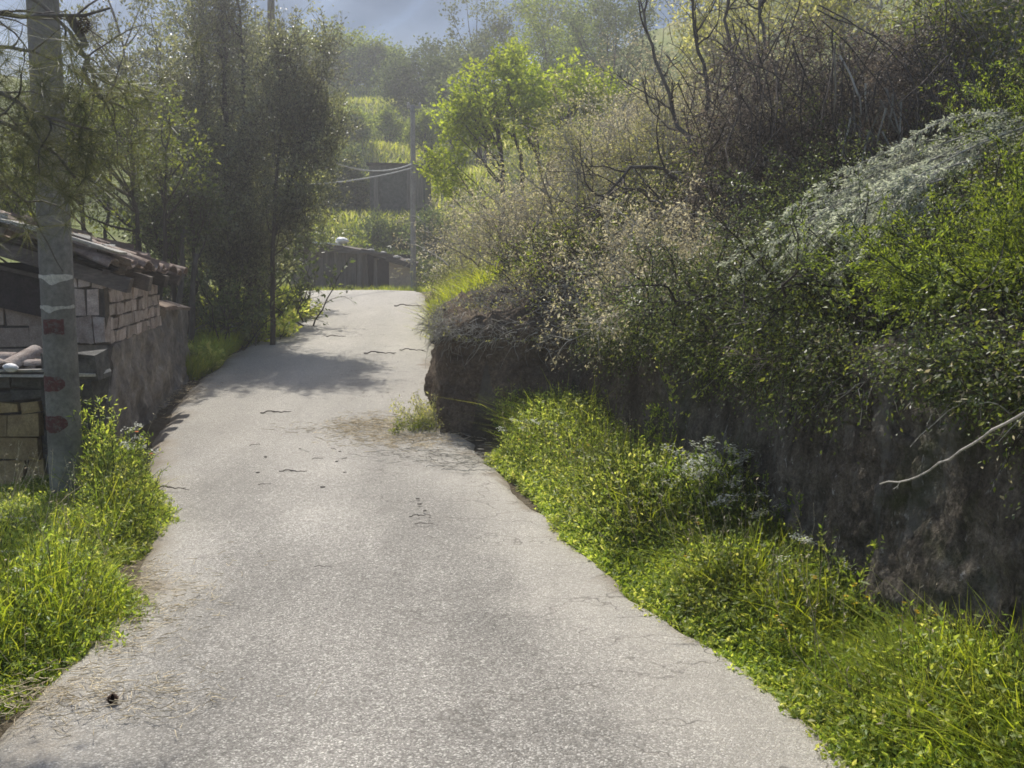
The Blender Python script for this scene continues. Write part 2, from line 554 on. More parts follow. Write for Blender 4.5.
# ------------------------------------------------------------------ the lane and the ground
# (photo row, distance, left edge column, right edge column)
ROWS = [(768, 3.62, -40, 885), (700, 4.25, 28, 790), (650, 4.85, 92, 730), (585, 5.95, 134, 630), (490, 8.3, 146, 522),
        (440, 10.5, 152, 470), (400, 12.8, 180, 446), (370, 15.0, 208, 438), (330, 19.5, 262, 433), (303, 25.0, 296, 428), (293.5, 27.2, 302, 425)]
_y, _z, _l, _r = [], [], [], []
for py, Y, xl, xr in ROWS:
    a, b = at(xl, py, Y), at(xr, py, Y)
    _y.append(Y); _z.append(a[2]); _l.append(a[0]); _r.append(b[0])
RY = A([-12, -4, 0] + _y + [29.5, 32, 35, 40])
RZ = A([-.03, 0, 0] + _z + [.9, .72, .55, .35])
RL = A([-1.75, -2.0, -2.0] + _l + [-5.9, -7.6, -11, -18])
RRt = A([1.35, 1.25, 1.2] + _r + [-2.6, -3.4, -6.2, -13])
RZ[3:8] = np.where(np.abs(RZ[3:8]) < .08, RZ[3:8], RZ[3:8])


def smooth_interp(x, X, V):
    # average of a few shifted linear lookups: a rounded polyline
    s = 0
    for d in (-.7, -.35, 0, .35, .7):
        s = s + np.interp(np.asarray(x) + d, X, V)
    return s / 5


def zr(y): return smooth_interp(y, RY, RZ)
def xl(y): return smooth_interp(y, RY, RL)
def xr(y): return smooth_interp(y, RY, RRt)


# foot of the earth bank on the right
BY = A([-12, -3, 0, 3, 4.85, 6.5, 8.3, 9.6, 10.35, 10.62, 10.9, 11.6, 13, 15, 20, 25, 27.5, 30, 34, 40])
BX = A([3.4, 2.6, 2.2, 1.9, 1.66, 1.44, 1.06, .76, .5, -.35, -.82, -.95, -.98, -1.0, -1.38, -1.9, -2.0, -2.2, -2.4, -2.6])
HY = A([-12, 4, 8, 10.4, 12, 14, 17, 22, 30, 40])
HH = A([1.3, 1.25, 1.2, .98, .98, .85, .4, .35, .3, .1])


def bx(y): return np.interp(y, BY, BX)
def bh(y): return np.interp(y, HY, HH)


HILY = A([30, 36, 42, 50, 60, 75, 100, 120, 150, 200, 260, 320])
HILZ = A([.55, .6, 1.2, 3.3, 4.8, 8.0, 15.0, 20.3, 21.5, 23, 25, 27])


def sstep(x, a, b):
    t = np.clip((x - a) / (b - a), 0, 1)
    return t * t * (3 - 2 * t)


def hill(x, y):
    z = np.interp(y, HILY, HILZ)
    z = z + np.maximum(0, x + 3) * .33 * sstep(y, 26, 60)
    z = z + fbm(np.stack([x * .05, y * .05, y * 0], -1), 3) * sstep(y, 40, 90) * 2.0
    # terraces
    st = 3.2
    k = np.floor(z / st)
    f = z / st - k
    terr = (k + sstep(f, .55, 1.0)) * st
    return z + (terr - z) * .75 * sstep(y, 40, 55)


def slope(x, y):
    """top surface of the bank to the right of its edge"""
    d = np.maximum(0, x - bx(y) - .2)
    z = zr(np.minimum(y, 28)) + bh(y) + d * .62 - .012 * d * d * (d < 12) - (d >= 12) * (d * .62 - 6.6) * .6
    return z + .12 * fbm(np.stack([x * .9, y * .9, x * 0], -1), 3)


def gz(x, y):
    x, y = np.broadcast_arrays(np.asarray(x, float), np.asarray(y, float))
    base = zr(y) - .05
    dl = np.maximum(0, xl(y) - x)
    left = base + .03 * sstep(dl, 0, .4) - .3 * sstep(dl, .8, 2.6) * (1 - sstep(y, 12, 17)) - .02 * np.maximum(0, dl - 2)
    left = left + .04 * fbm(np.stack([x * 1.5, y * 1.5, x * 0], -1), 3) * sstep(dl, .1, .6)
    dr = np.maximum(0, x - xr(y))
    z = np.where(x < xl(y), left, base + .03 * sstep(dr, 0, .3))
    z = np.where(x > bx(y) + .45, slope(x, y) - .1, z)
    t = sstep(y, 29, 37)
    return z * (1 - t) + hill(x, y) * t


def gp(px, py, Y0=3.0, Y1=30.0):
    """ground point seen at a pixel"""
    ys = np.linspace(Y0, Y1, 2000)
    d = at(px, py, 1.0) - A([0, 0, CAMZ])
    xs, zs = d[0] * ys, CAMZ + d[2] * ys
    g = zr(ys)
    k = np.argmax(zs < g)
    return A([xs[k], ys[k], g[k]])


# ground sheet
gy = np.concatenate([np.linspace(-40, -5, 12), np.arange(-4.5, 30, .3), np.arange(30, 70, .8), np.arange(70, 340, 3.5)])
gx = np.concatenate([np.linspace(-160, -30, 24), np.arange(-28, -9, 1.2), np.arange(-9, 6, .22), np.arange(6, 30, 1.0), np.linspace(32, 160, 24)])
X, Y = np.meshgrid(gx, gy)
mb = MB()
mb.grid(np.stack([X, Y, gz(X, Y)], -1), 0, np.full(X.size, .5))
tag(mb.build("ground", M["ground"]), kind="structure")

# the lane
ry = np.arange(-8, 39, .09)
uu = np.linspace(0, 1, 34)
L_ = xl(ry) + .05 * fbm(np.stack([ry * 0 + 5, ry * 1.7, ry * 0], -1), 4)
R_ = xr(ry) + .06 * fbm(np.stack([ry * 0 + 9, ry * 1.9, ry * 0], -1), 4)
PX = L_[:, None] + (R_ - L_)[:, None] * uu[None]
PYg = np.repeat(ry[:, None], len(uu), 1)
PZ = zr(ry)[:, None] + .012 * fbm(np.stack([PX * .8, PYg * .8, PX * 0], -1), 3) + .02 * (1 - (2 * uu[None] - 1) ** 2)
PZ[:, 0] -= .045; PZ[:, -1] -= .045
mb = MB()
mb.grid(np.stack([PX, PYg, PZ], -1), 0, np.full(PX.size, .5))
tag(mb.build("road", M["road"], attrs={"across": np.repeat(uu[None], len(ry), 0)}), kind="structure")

# earth bank with its cut face
seg = []
for a, b, n in zip(range(len(BY) - 1), range(1, len(BY)), [8, 10, 40, 80, 80, 80, 56, 40, 50, 30, 26, 34, 26, 36, 30, 10, 10, 10, 10]):
    seg += list(np.linspace(BY[a], BY[b], n, endpoint=False))
sy = A(seg)
fx, hh, z0 = bx(sy), bh(sy), zr(np.minimum(sy, 30)) - .12
prof = []
tt = np.concatenate([np.linspace(0, 1, 60), 1 + np.linspace(.03, 1, 26) ** 1.4])
rows = []
for t in tt:
    if t <= 1:
        off = .04 + .2 * t ** 1.5 - .1 * max(0, t - .8) * 2.5
        rows.append(np.stack([fx + off, sy, z0 + (hh + .12) * (t ** .95)], -1))
    else:
        d = .2 + (t - 1) * 3.4
        x = fx + d
        zz = slope(x, sy)
        e = sstep(t - 1, .75, 1.0)
        rows.append(np.stack([x, sy, zz - .25 * e], -1))
P = np.stack(rows, 1)
face = np.clip(1.15 - np.maximum(0, tt - 1) * 3, 0.15, 1)[None, :]
amp = np.where(P[..., 1] < 9.8, .5, 1.0)
ns = fbm(P * A([1.7, 1.7, 1.1]), 4) * .1 * amp + fbm(P * A([6, 6, 5]), 3) * .04 * amp + np.abs(fbm(P * A([15, 15, 13]), 3)) * .03
P[..., 0] += -ns * face
P[..., 1] += -fbm(P * 2.3 + 40, 3) * .09 * face
led = ((P[..., 1] > 10.2) & (P[..., 1] < 16)) * (tt > .85)[None, :]
P[..., 2] += fbm(P * 3 + 11, 3) * .05 * (tt > .8)[None, :] + led * (np.abs(fbm(P * 5.5 + 3, 4)) * .11 - .1 * sstep(tt - 1, .05, .25)[None, :])
mb = MB()
mb.grid(P, 0, np.full(P.shape[0] * P.shape[1], .5))
tag(mb.build("earth_bank", M["soil"]), kind="structure")

# far mountain
mx = np.linspace(-420, 420, 120)
my = np.linspace(330, 760, 60)
X, Y = np.meshgrid(mx, my)
top = 225 + 30 * np.sin(X * .010 + 1.3) + .05 * X
t = sstep(Y, 330, 640)
Z = 26 + (top - 26) * t
rid = np.abs(fbm(np.stack([X * .008 + Y * .004, Y * .006, X * 0], -1), 5))
Z = Z - rid * 12 * sstep(t, 0, .3) + fbm(np.stack([X * .05, Y * .05, X * 0], -1), 3) * 1.2
Z = np.where(Y > 640, Z - (Y - 640) * .6, Z)
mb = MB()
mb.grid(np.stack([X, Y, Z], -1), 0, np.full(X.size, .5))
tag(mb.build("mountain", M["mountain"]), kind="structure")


# ------------------------------------------------------------------ plants: generators
def grow(start, dirs, lens, K=5, wob=.25, up=0.0):
    """polylines (M,K,3)"""
    Mn = len(start)
    d = unit(np.asarray(dirs, float))
    P = np.zeros((Mn, K, 3))
    P[:, 0] = start
    st = (np.asarray(lens) / (K - 1))[:, None]
    for k in range(1, K):
        d = unit(d + rng.normal(0, wob, (Mn, 3)) + A([0, 0, up]))
        P[:, k] = P[:, k - 1] + d * st
    return P


def sample(P, n, t0, t1):
    """n random points on each polyline: positions (M*n,3), tangents, t, parent index"""
    Mn, K, _ = P.shape
    t = rng.uniform(t0, t1, (Mn, n)) * (K - 1)
    i = np.clip(t.astype(int), 0, K - 2)
    f = (t - i)[..., None]
    m = np.arange(Mn)[:, None]
    a, b = P[m, i], P[m, i + 1]
    return (a + (b - a) * f).reshape(-1, 3), unit(b - a).reshape(-1, 3), (t / (K - 1)).reshape(-1), np.repeat(np.arange(Mn), n)


def spread(tan, ang):
    """directions leaning away from tangents"""
    q = rng.normal(size=tan.shape)
    q = unit(q - tan * (q * tan).sum(-1, keepdims=True))
    a = rng.normal(ang, ang * .3, len(tan))[:, None]
    return unit(tan * np.cos(a) + q * np.sin(a))


def taper(n, r0, r1, K):
    r0 = np.broadcast_to(r0, (n,))[:, None]
    r1 = np.broadcast_to(r1, (n,))[:, None]
    return r0 + (r1 - r0) * np.linspace(0, 1, K)[None]


def leafy(mb, P, n, L, W, mi, t0=.15, t1=1.0, jit=.03, droop=0.0, ang=.9, flat=0.5):
    pos, tan, t, _ = sample(P, n, t0, t1)
    N = len(pos)
    ax = spread(tan, ang) + A([0, 0, -droop])
    nr = unit(rdir(N) * (1 - flat) + A([0, 0, 1.0]) * flat)
    s = rng.uniform(.6, 1.25, N)
    mb.leaves(pos + rng.normal(0, jit, (N, 3)), ax, nr, L * s, W * s, mi)


def in_ell(n, c, r, shell=.5):
    d = rdir(n)
    u = rng.random(n)[:, None] ** shell
    return A(c) + d * u * A(r)


def clumps(mb, C, r, ntw, nleaf, L, W, mi_tw, mi_lf, up=.15, twr=.006, droop=.2, wob=.3, jit=.04, ang=.8):
    """leafy twigs radiating from every clump centre"""
    Mn = len(C)
    st = np.repeat(C, ntw, 0) + rng.normal(0, r * .25, (Mn * ntw, 3))
    ln = rng.uniform(.6, 1.5, Mn * ntw) * r
    P = grow(st, rdir(Mn * ntw) + A([0, 0, .3]), ln, 5, wob, up)
    if twr > 0:
        mb.tubes(P, taper(len(P), twr, twr * .35, 5), 3, mi_tw, cap=False)
    leafy(mb, P, nleaf, L, W, mi_lf, jit=jit, droop=droop, ang=ang)
    return P


def limb_to(mb, trunk, C, r0, r1, mi=0, sag=.25, K=6, sides=5):
    """curved limbs from the nearest lower trunk point to each clump"""
    out = []
    for c in C:
        d = np.linalg.norm(trunk - (c - A([0, 0, .55 * np.linalg.norm(c[:2] - trunk[:, :2].mean(0)) + .2])), axis=1)
        s = trunk[int(np.argmin(d))]
        t = np.linspace(0, 1, K)[:, None]
        mid = (s + c) / 2 + rng.normal(0, .12 * np.linalg.norm(c - s), 3) + A([0, 0, -sag * .3 * np.linalg.norm(c - s)])
        out.append((1 - t) ** 2 * s + 2 * t * (1 - t) * mid + t ** 2 * c)
    P = A(out)
    mb.tubes(P, taper(len(P), r0, r1, K), sides, mi)
    return P


def poly(pts, K=12, wob=.02):
    pts = A(pts, dtype=float)
    s = np.concatenate([[0], np.cumsum(np.linalg.norm(np.diff(pts, axis=0), axis=1))])
    q = np.linspace(0, s[-1], K)
    # Catmull-like smoothing through linear resample + averaging
    P = np.stack([np.interp(q, s, pts[:, i]) for i in range(3)], -1)
    for _ in range(2):
        P[1:-1] = P[1:-1] * .5 + (P[:-2] + P[2:]) * .25
    P[1:-1] += rng.normal(0, wob, (K - 2, 3))
    return P


def tree(name, label, cat, trunks, ells, r, ntw, nleaf, L, W, leafm, barkm="bark", trunk_r=(.1, .03), limb_r=(.03, .008),
         group=None, up=.15, droop=.2, twr=.005, nl=None, shell=.5, jit=.04, ang=.8):
    base = A(trunks[0][0])
    root = empty(name, tuple(base))
    tag(root, label, cat, group)
    tb = MB()
    pts = []
    for i, tr in enumerate(trunks):
        P = poly(tr, 14, .015)
        tb.tubes(P[None], taper(1, trunk_r[0] * (1 if i == 0 else .8), trunk_r[1], 14), 8)
        pts.append(P)
    pts = np.concatenate(pts)
    C = np.concatenate([in_ell(n, c, rr, shell) for (c, rr, n) in ells])
    kf = 1.6 / max(.6, float(np.mean([rr[0] for (_, rr, _) in ells])))
    C = C[fbm(C * kf + 31.7, 2) > -.28]
    sel = C if nl is None else C[rng.permutation(len(C))[:nl]]
    limb_to(tb, pts, sel, limb_r[0], limb_r[1])
    tb.build("trunk", M[barkm], root)
    cb = MB()
    clumps(cb, C, r, ntw, nleaf, L, W, 0, 1, up, twr, droop, jit=jit, ang=ang)
    cb.build("crown", [M[barkm], M[leafm]], root)
    return root


def shrub(name, label, cat, base, size, nst, ntw, nleaf, L, W, leafm, stemm="twig_dark", group=None, up=.1, wob=.22, lean=(0, 0, 0),
          stem_r=.012, tw_len=.45, spreadz=.6, droop=.15, jit=.03, base_r=.25, ang=.8, t0=.25, second=0, tleaf=.1):
    """many stems from a base, side twigs, leaves along the twigs"""
    base = A(base, dtype=float)
    root = empty(name, tuple(base))
    tag(root, label, cat, group)
    st = base + rng.normal(0, 1, (nst, 3)) * A([base_r, base_r, .02])
    d = rdir(nst)
    d[:, 2] = np.abs(d[:, 2]) + spreadz
    d = d + A(lean)
    S = grow(st, d, rng.uniform(.55, 1.05, nst) * size, 8, wob, up * .3)
    sb = MB()
    sb.tubes(S, taper(nst, stem_r, stem_r * .3, 8), 5)
    p, tan, t, par = sample(S, ntw, t0, 1.0)
    T = grow(p, spread(tan, .8), size * tw_len * rng.uniform(.4, 1, len(p)) * (1.15 - .6 * t), 6, wob, up)
    sb.tubes(T, taper(len(T), stem_r * .35, stem_r * .12, 6), 4, cap=False)
    tips = T
    if second:
        p2, tan2, t2, _ = sample(T, second, .2, 1)
        T2 = grow(p2, spread(tan2, .7), size * tw_len * .4 * rng.uniform(.4, 1, len(p2)), 4, wob, up)
        sb.tubes(T2, taper(len(T2), stem_r * .2, stem_r * .1, 4), 3, cap=False)
        tips = T2
    sb.build("stem", M[stemm], root)
    if nleaf:
        fb = MB()
        leafy(fb, tips, nleaf, L, W, 0, t0=tleaf, jit=jit, droop=droop, ang=ang)
        fb.build("foliage", M[leafm], root)
    return root


# ------------------------------------------------------------------ verge grass
def blades(mb, x, y, z, h, w, lean=.35, mi=0, K=4):
    n = len(x)
    P = np.zeros((n, K, 3))
    d = rdir(n); d[:, 2] = 0
    d = unit(d)
    t = np.linspace(0, 1, K)
    ln = rng.uniform(.1, 1, n) * lean
    base = np.stack([x, y, z], -1)
    for k in range(K):
        P[:, k] = base + d * (h * ln * t[k] ** 2)[:, None] * 1.6 + A([0, 0, 1.0]) * (h * (t[k] - .35 * ln * t[k] ** 2))[:, None]
    W = w[:, None] * A([.8, 1.0, .7, .08])[None, :K]
    side = np.cross(d, A([0, 0, 1.0])) + rng.normal(0, .3, (n, 3))
    mb.ribbons(P, W, unit(side), mi)


def weed_mass(mb, x, y, z, h, nl, L, W, mi_s, mi_l):
    """slender leafy stems"""
    n = len(x)
    S = grow(np.stack([x, y, z], -1), rng.normal(0, .28, (n, 3)) + A([0, 0, 1.0]), h, 5, .12, .1)
    mb.tubes(S, taper(n, .0028, .0012, 5), 3, mi_s, cap=False)
    leafy(mb, S, nl, L, W, mi_l, t0=.08, jit=.012, droop=.1, ang=1.0, flat=.6)
    return S


# right verge
N = 150000
yy = 1.6 + (10.75 - 1.6) * rng.random(N) ** 1.05
u = rng.random(N)
x0, x1 = xr(yy) - .02 + .09 * fbm(np.stack([yy * 0 + 2, yy * 1.6, yy * 0], -1), 4), bx(yy) + .16
yend = yy > 9.9
x1 = np.where(yend, np.minimum(x1, .6), x1)
xx = x0 + (x1 - x0) * u
keep = (x1 > x0) & ~((yy > 9.7) & (xx < .02 - (yy - 9.7) * 0.1))
xx, yy, u = xx[keep], yy[keep], u[keep]
patch = fbm(np.stack([xx * 1.3, yy * 1.3, xx * 0], -1), 3)
edge = xx - (x0[keep])
hmax = (.07 + .42 * sstep(edge, -.02, .6)) * np.interp(yy, [2, 5, 8, 10.5], [.85, .95, 1.15, 1.25])
hm = hmax * (.82 + .34 * patch)
gzv = gz(xx, yy) - .01
mb = MB()
s = rng.random(len(xx)) < np.interp(yy, [4, 5.5, 7], [.34, .2, .12])
hb = hm[s] * rng.uniform(.45, 1.25, s.sum())
blades(mb, xx[s], yy[s], gzv[s], hb, rng.uniform(.004, .009, s.sum()), .75, 0)
s2 = rng.random(len(xx)) < np.interp(yy, [4, 5.5, 7], [.05, .04, .015]) * sstep(edge, .1, .5)
blades(mb, xx[s2], yy[s2], gzv[s2], hm[s2] * rng.uniform(.8, 1.5, s2.sum()), rng.uniform(.005, .011, s2.sum()), .9, 1)
tag(mb.build("verge_grass", [M["grass"], M["grass_y"]]), "dense sunlit green grass along the foot of the earth bank", "grass", kind="stuff")
mb = MB()
s = rng.random(len(xx)) < np.interp(yy, [4, 6, 8], [.10, .15, .15])
weed_mass(mb, xx[s], yy[s], gzv[s], hm[s] * rng.uniform(.5, 1.12, s.sum()), 12, .032, .012, 0, 1)
s = (rng.random(len(xx)) < np.interp(yy, [4, 6, 8], [.06, .12, .14])) & (patch > -.25)
weed_mass(mb, xx[s], yy[s], gzv[s], hm[s] * rng.uniform(.6, 1.1, s.sum()), 11, .036, .016, 0, 2)
tag(mb.build("ground_cover", [M["stem_green"], M["weed"], M["weed_l"]]), "mixed leafy wild plants among the grass under the earth bank", "weeds", kind="stuff")

# left verge
N = 110000
yy = 3.2 + (10.5 - 3.2) * rng.random(N)
bump_y = np.interp(yy, [3.2, 3.9, 4.4, 4.9, 5.4, 5.9, 6.3, 6.9, 7.6, 8.4, 9.3, 10.5], [-.25, -.12, -.02, .2, .22, .0, -.1, .12, .26, .05, -.2, -.3])
x1 = xl(yy) + bump_y + .07 * fbm(np.stack([yy * 0 + 3, yy * 2.2, yy * 0], -1), 4)
x0 = x1 - np.interp(yy, [3.2, 8, 8.4, 10.5], [2.3, 1.7, .75, .3])
u = rng.random(N)
xx = x0 + (x1 - x0) * u
edge = x1 - xx
patch = fbm(np.stack([xx * 1.4 + 30, yy * 1.4, xx * 0], -1), 3)
hmax = .05 + np.interp(yy, [3.2, 4.5, 6, 7, 8, 9, 10.5], [.28, .36, .4, .5, .56, .42, .2]) * sstep(edge, -.05, .55)
hm = hmax * (.8 + .36 * patch)
ok = (xx > -4.6)
hm = hm * np.where((xx < -3.35) & (yy > 6.2), .42, 1.0)
hm = np.where((512 + 1100 * xx / yy < 88) & (yy > 5.4), np.minimum(hm, np.maximum(.12, 1.62 - yy * .205)), hm)
gzv = gz(xx, yy) - .01
mb = MB()
s = (rng.random(N) < .34) & ok
blades(mb, xx[s], yy[s], gzv[s], hm[s] * rng.uniform(.5, 1.25, s.sum()), rng.uniform(.004, .009, s.sum()), .6, 0)
s = (rng.random(N) < .05) & ok
blades(mb, xx[s], yy[s], gzv[s], hm[s] * rng.uniform(.8, 1.4, s.sum()), rng.uniform(.004, .009, s.sum()), .7, 1)
tag(mb.build("verge_grass", [M["grass"], M["grass_y"]]), "green grass on the verge around the red-marked pole", "grass", kind="stuff")
mb = MB()
s = (rng.random(N) < .10) & ok
weed_mass(mb, xx[s], yy[s], gzv[s], hm[s] * rng.uniform(.6, 1.15, s.sum()), 12, .034, .013, 0, 1)
s = (rng.random(N) < .06) & ok & (yy > 5.6)
weed_mass(mb, xx[s], yy[s], gzv[s], hm[s] * rng.uniform(.7, 1.2, s.sum()), 12, .036, .013, 0, 2)
tag(mb.build("ground_cover", [M["stem_green"], M["weed"], M["weed_l"]]), "leafy wild plants spilling onto the lane beside the red-marked pole", "weeds", kind="stuff")

# grass under the left trees and the bright tuft beyond the bank
def grass_patch(name, label, f, n, h, w=(.006, .014), mats=("grass", "grass_y"), p2=.3, cat="grass"):
    xy = f(n)
    z = gz(xy[:, 0], xy[:, 1]) - .01
    mb = MB()
    s = rng.random(len(xy)) > p2
    for sel, mi in ((s, 0), (~s, 1)):
        k = sel.sum()
        if k:
            blades(mb, xy[sel, 0], xy[sel, 1], z[sel], h * rng.uniform(.4, 1.2, k), rng.uniform(w[0], w[1], k), .7, mi)
    return tag(mb.build(name, [M[mats[0]], M[mats[1]]]), label, cat, kind="stuff")


def f_left(n):
    y = rng.uniform(14.4, 27, n)
    e = xl(y) + .12 * fbm(np.stack([y * 0 + 6, y * 1.1, y * 0], -1), 3) - .02
    return np.stack([e - rng.random(n) ** 1.4 * np.interp(y, [14, 17, 27], [.5, 1.6, 2.2]), y], -1)


grass_patch("tree_foot_grass", "rough grass strip at the feet of the tall roadside trees", f_left, 26000, .34, p2=.25)


def f_end(n):
    x = rng.uniform(-8.5, -2.2, n)
    return np.stack([x, rng.uniform(32.2, 34.0, n)], -1)


grass_patch("shed_foot_grass", "grass strip in front of the old board shed at the top of the lane", f_end, 5000, .35, (.012, .025), p2=.4)


def f_hill(n):
    y = rng.uniform(42, 125, n)
    x = rng.uniform(-.30, .04, n) * y
    return np.stack([x, y], -1)


grass_patch("hillside_grass", "pale sunlit grass on the terraces of the far hillside", f_hill, 60000, .7, (.05, .12), ("grass_y", "leaf_drygreen"), .45)

# undergrowth over the top of the bank
N = 2600
yb = np.concatenate([rng.uniform(2, 12, 1500), rng.uniform(11, 27, 1100)])
db = .12 + rng.random(N) ** 1.2 * 4.5
bare = ((yb > 10.2) & (yb < 15) & (db < .95)) | ((yb >= 15) & (yb < 23) & (db < 1.15))
yb, db = yb[~bare], db[~bare]
N = len(yb)
C = np.stack([bx(yb) + db, yb, slope(bx(yb) + db, yb) + .05], -1)
mb = MB()
near = (yb < 9.2)
a = rng.random(N) < np.where(near, .25, .5)
dk = near & (rng.random(N) < .8) & (db > .25)
clumps(mb, C[a], .32, 7, 12, .038, .017, 0, 1, .1, .004)
clumps(mb, C[~a & dk], .3, 8, 14, .034, .016, 0, 3, .1, .003)
clumps(mb, C[~a & ~near], .34, 8, 9, .036, .014, 0, 2, .1, .004)
tag(mb.build("undergrowth", [M["twig_dark"], M["leaf_mid"], M["leaf_dry"], M["leaf_dark"]]), "tangled low undergrowth covering the top of the bank", "undergrowth", kind="stuff")

N = 250
yb = rng.uniform(3.0, 10.2, N)
dz = rng.random(N) ** 1.6 * .3
dep = np.clip(fbm(np.stack([yb * 1.3, yb * 0, yb * 0], -1), 3) * .7 + .75, .15, 1.3)
C = np.stack([bx(yb) + .16 - .12 * rng.random(N), yb - .1 * rng.random(N), zr(yb) + bh(yb) + .12 - dz * dep], -1)
mb = MB()
kk = rng.random(N)
clumps(mb, C[kk < .62], .2, 8, 24, .023, .011, 0, 1, -.12, .0025, .4)
clumps(mb, C[(kk >= .62) & (kk < .85)], .2, 7, 20, .022, .01, 0, 2, -.12, .0025, .4)
clumps(mb, C[kk >= .85], .2, 6, 9, .03, .012, 0, 3, -.15, .0025, .4)
tag(mb.build("hanging_plants", [M["twig_dark"], M["leaf_dark"], M["leaf_mid"], M["leaf_dry"]]), "dark green plants trailing over the top of the cut face", "plants", kind="stuff")

# dry grass and fine roots hanging over the lip of the bank
N = 1150
yb = np.concatenate([rng.uniform(3, 10.4, 450), rng.uniform(10.35, 11.3, 500), rng.uniform(11, 15, 200)])
st = np.stack([bx(yb) + .2 + rng.normal(0, .07, N), yb, zr(np.minimum(yb, 28)) + bh(yb) + rng.normal(.02, .07, N)], -1)
P = grow(st, rng.normal(0, .7, (N, 3)) + A([-.75, -.45, .25]), rng.uniform(.08, .42, N) * rng.uniform(.4, 1, N), 6, .3, -.2)
mb = MB()
mb.tubes(P, taper(N, .0035, .0012, 6), 3, 0, cap=False)
tag(mb.build("hanging_roots", M["twig_dry"]), "dry roots and dead stems hanging over the lip of the cut bank", "roots", kind="stuff")

# ------------------------------------------------------------------ roadside pole on the left
pb = A([-3.29, 8.0, gz(-3.29, 8.0) - .1])
root = empty("utility_pole", tuple(pb))
tag(root, "thick grey roadside pole with red paint marks rising from the weeds", "utility pole", "utility poles along the lane")
PH = 7.6


def pole_c(z):
    return A([pb[0] - .004 * (z - pb[2]), pb[1], z])


def pole_r(z):
    return .122 - .0035 * (z - pb[2])


K = 30
zz = np.linspace(pb[2], pb[2] + PH, K)
mb = MB()
mb.tubes(A([pole_c(z) for z in zz])[None], A([[pole_r(z) for z in zz]]), 28)
mb.build("shaft", M["concrete"], root)


def pole_z(py):
    return at(60, py, 7.88)[2]


def wrap(z0, z1, a0, a1, fn0, fn1, name, mat, off=.004):
    """thin patch hugging the shaft; ragged lower and upper edges"""
    n = 26
    m = MB()
    aa = np.linspace(a0, a1, n)
    rows = []
    for i in range(7):
        f = i / 6
        rr = []
        for k, a in enumerate(aa):
            zl, zu = z0 + fn0(k / (n - 1)), z1 + fn1(k / (n - 1))
            z = zl + (zu - zl) * f
            c = pole_c(z)
            rr.append([c[0] + (pole_r(z) + off) * math.cos(a), c[1] + (pole_r(z) + off) * math.sin(a), z])
        rows.append(rr)
    m.grid(A(rows))
    return m.build(name, mat, root)


def rag(amp, seed):
    q = np.random.default_rng(seed)
    ph = q.random(4) * 6.28
    return lambda u: amp * (math.sin(9 * u + ph[0]) * .5 + math.sin(23 * u + ph[1]) * .35 + math.sin(51 * u + ph[2]) * .2)


z = pole_z(277)
wrap(z - .008, z + .016, R(-178), R(-2), lambda u: -.045 * math.exp(-((u - .52) / .13) ** 2) - .02 * math.exp(-((u - .75) / .2) ** 2), rag(.006, 2), "torn_tape", M["tape"])
z = pole_z(308)
wrap(z - .008, z + .014, R(-178), R(-2), lambda u: -.03 * math.exp(-((u - .45) / .1) ** 2) + rag(.005, 4)(u), rag(.008, 5), "torn_tape", M["tape"])


def dome(a, p=2.0):
    return lambda u: a * (1 - abs(2 * u - 1) ** p)


z = pole_z(327)
wrap(z - .05, z + .055, R(-128), R(-52), rag(.010, 6), rag(.006, 7), "red_mark", M["redpaint"])
z = pole_z(384)
o = wrap(z - .012, z + .012, R(-168), R(-58), lambda u: -dome(.045, 4)(u) + rag(.006, 8)(u), lambda u: dome(.042, 4)(u) + rag(.006, 9)(u), "red_mark", M["redpaint"])
z = pole_z(424)
wrap(z - .012, z + .012, R(-165), R(-55), lambda u: -dome(.052, 3)(u) + rag(.007, 10)(u), lambda u: dome(.045, 5)(u) + rag(.006, 11)(u), "red_mark", M["redpaint"])

# ------------------------------------------------------------------ brick shed on the left
sh = A([-4.4, 11.4, -.3])
shed = empty("brick_shed", tuple(sh))
tag(shed, "dilapidated brick shed with sagging old tile roof beside the lane", "shed")


def wall_blocks(mb, p0, p1, z0, z1, bw, bhh, th, mi=0, gap=.016, jit=.012, skip=None, mort=1):
    """courses of blocks laid between two ground points, on a slightly thinner mortar core"""
    p0, p1 = A(p0, float), A(p1, float)
    L = np.linalg.norm(p1 - p0)
    d = (p1 - p0) / L
    ang = math.atan2(d[1], d[0])
    z, row = z0, 0
    while z < z1 - .02:
        h = min(bhh, z1 - z)
        x = -(row % 2) * bw / 2
        while x < L:
            a, b = max(0, x), min(L, x + bw)
            if b - a > .05 and not (skip and skip((a + b) / 2 / L, (z + h / 2))):
                c = p0 + d * (a + b) / 2
                mb.box([c[0], c[1], z + h / 2], [b - a - gap, th + rng.normal(0, jit), h - gap], (rng.normal(0, .012), rng.normal(0, .02), ang + rng.normal(0, .02)), mi, .007)
            x += bw
        z += bhh
        row += 1
    c = (p0 + p1) / 2
    mb.box([c[0], c[1], (z0 + z1) / 2 - .006], [L - .02, th - .045, z1 - z0 - .02], (0, 0, ang), mort)


C0 = A([-3.68, 10.0]); C1 = A([-4.1, 12.8]); C2 = A([-4.43, 15.0])
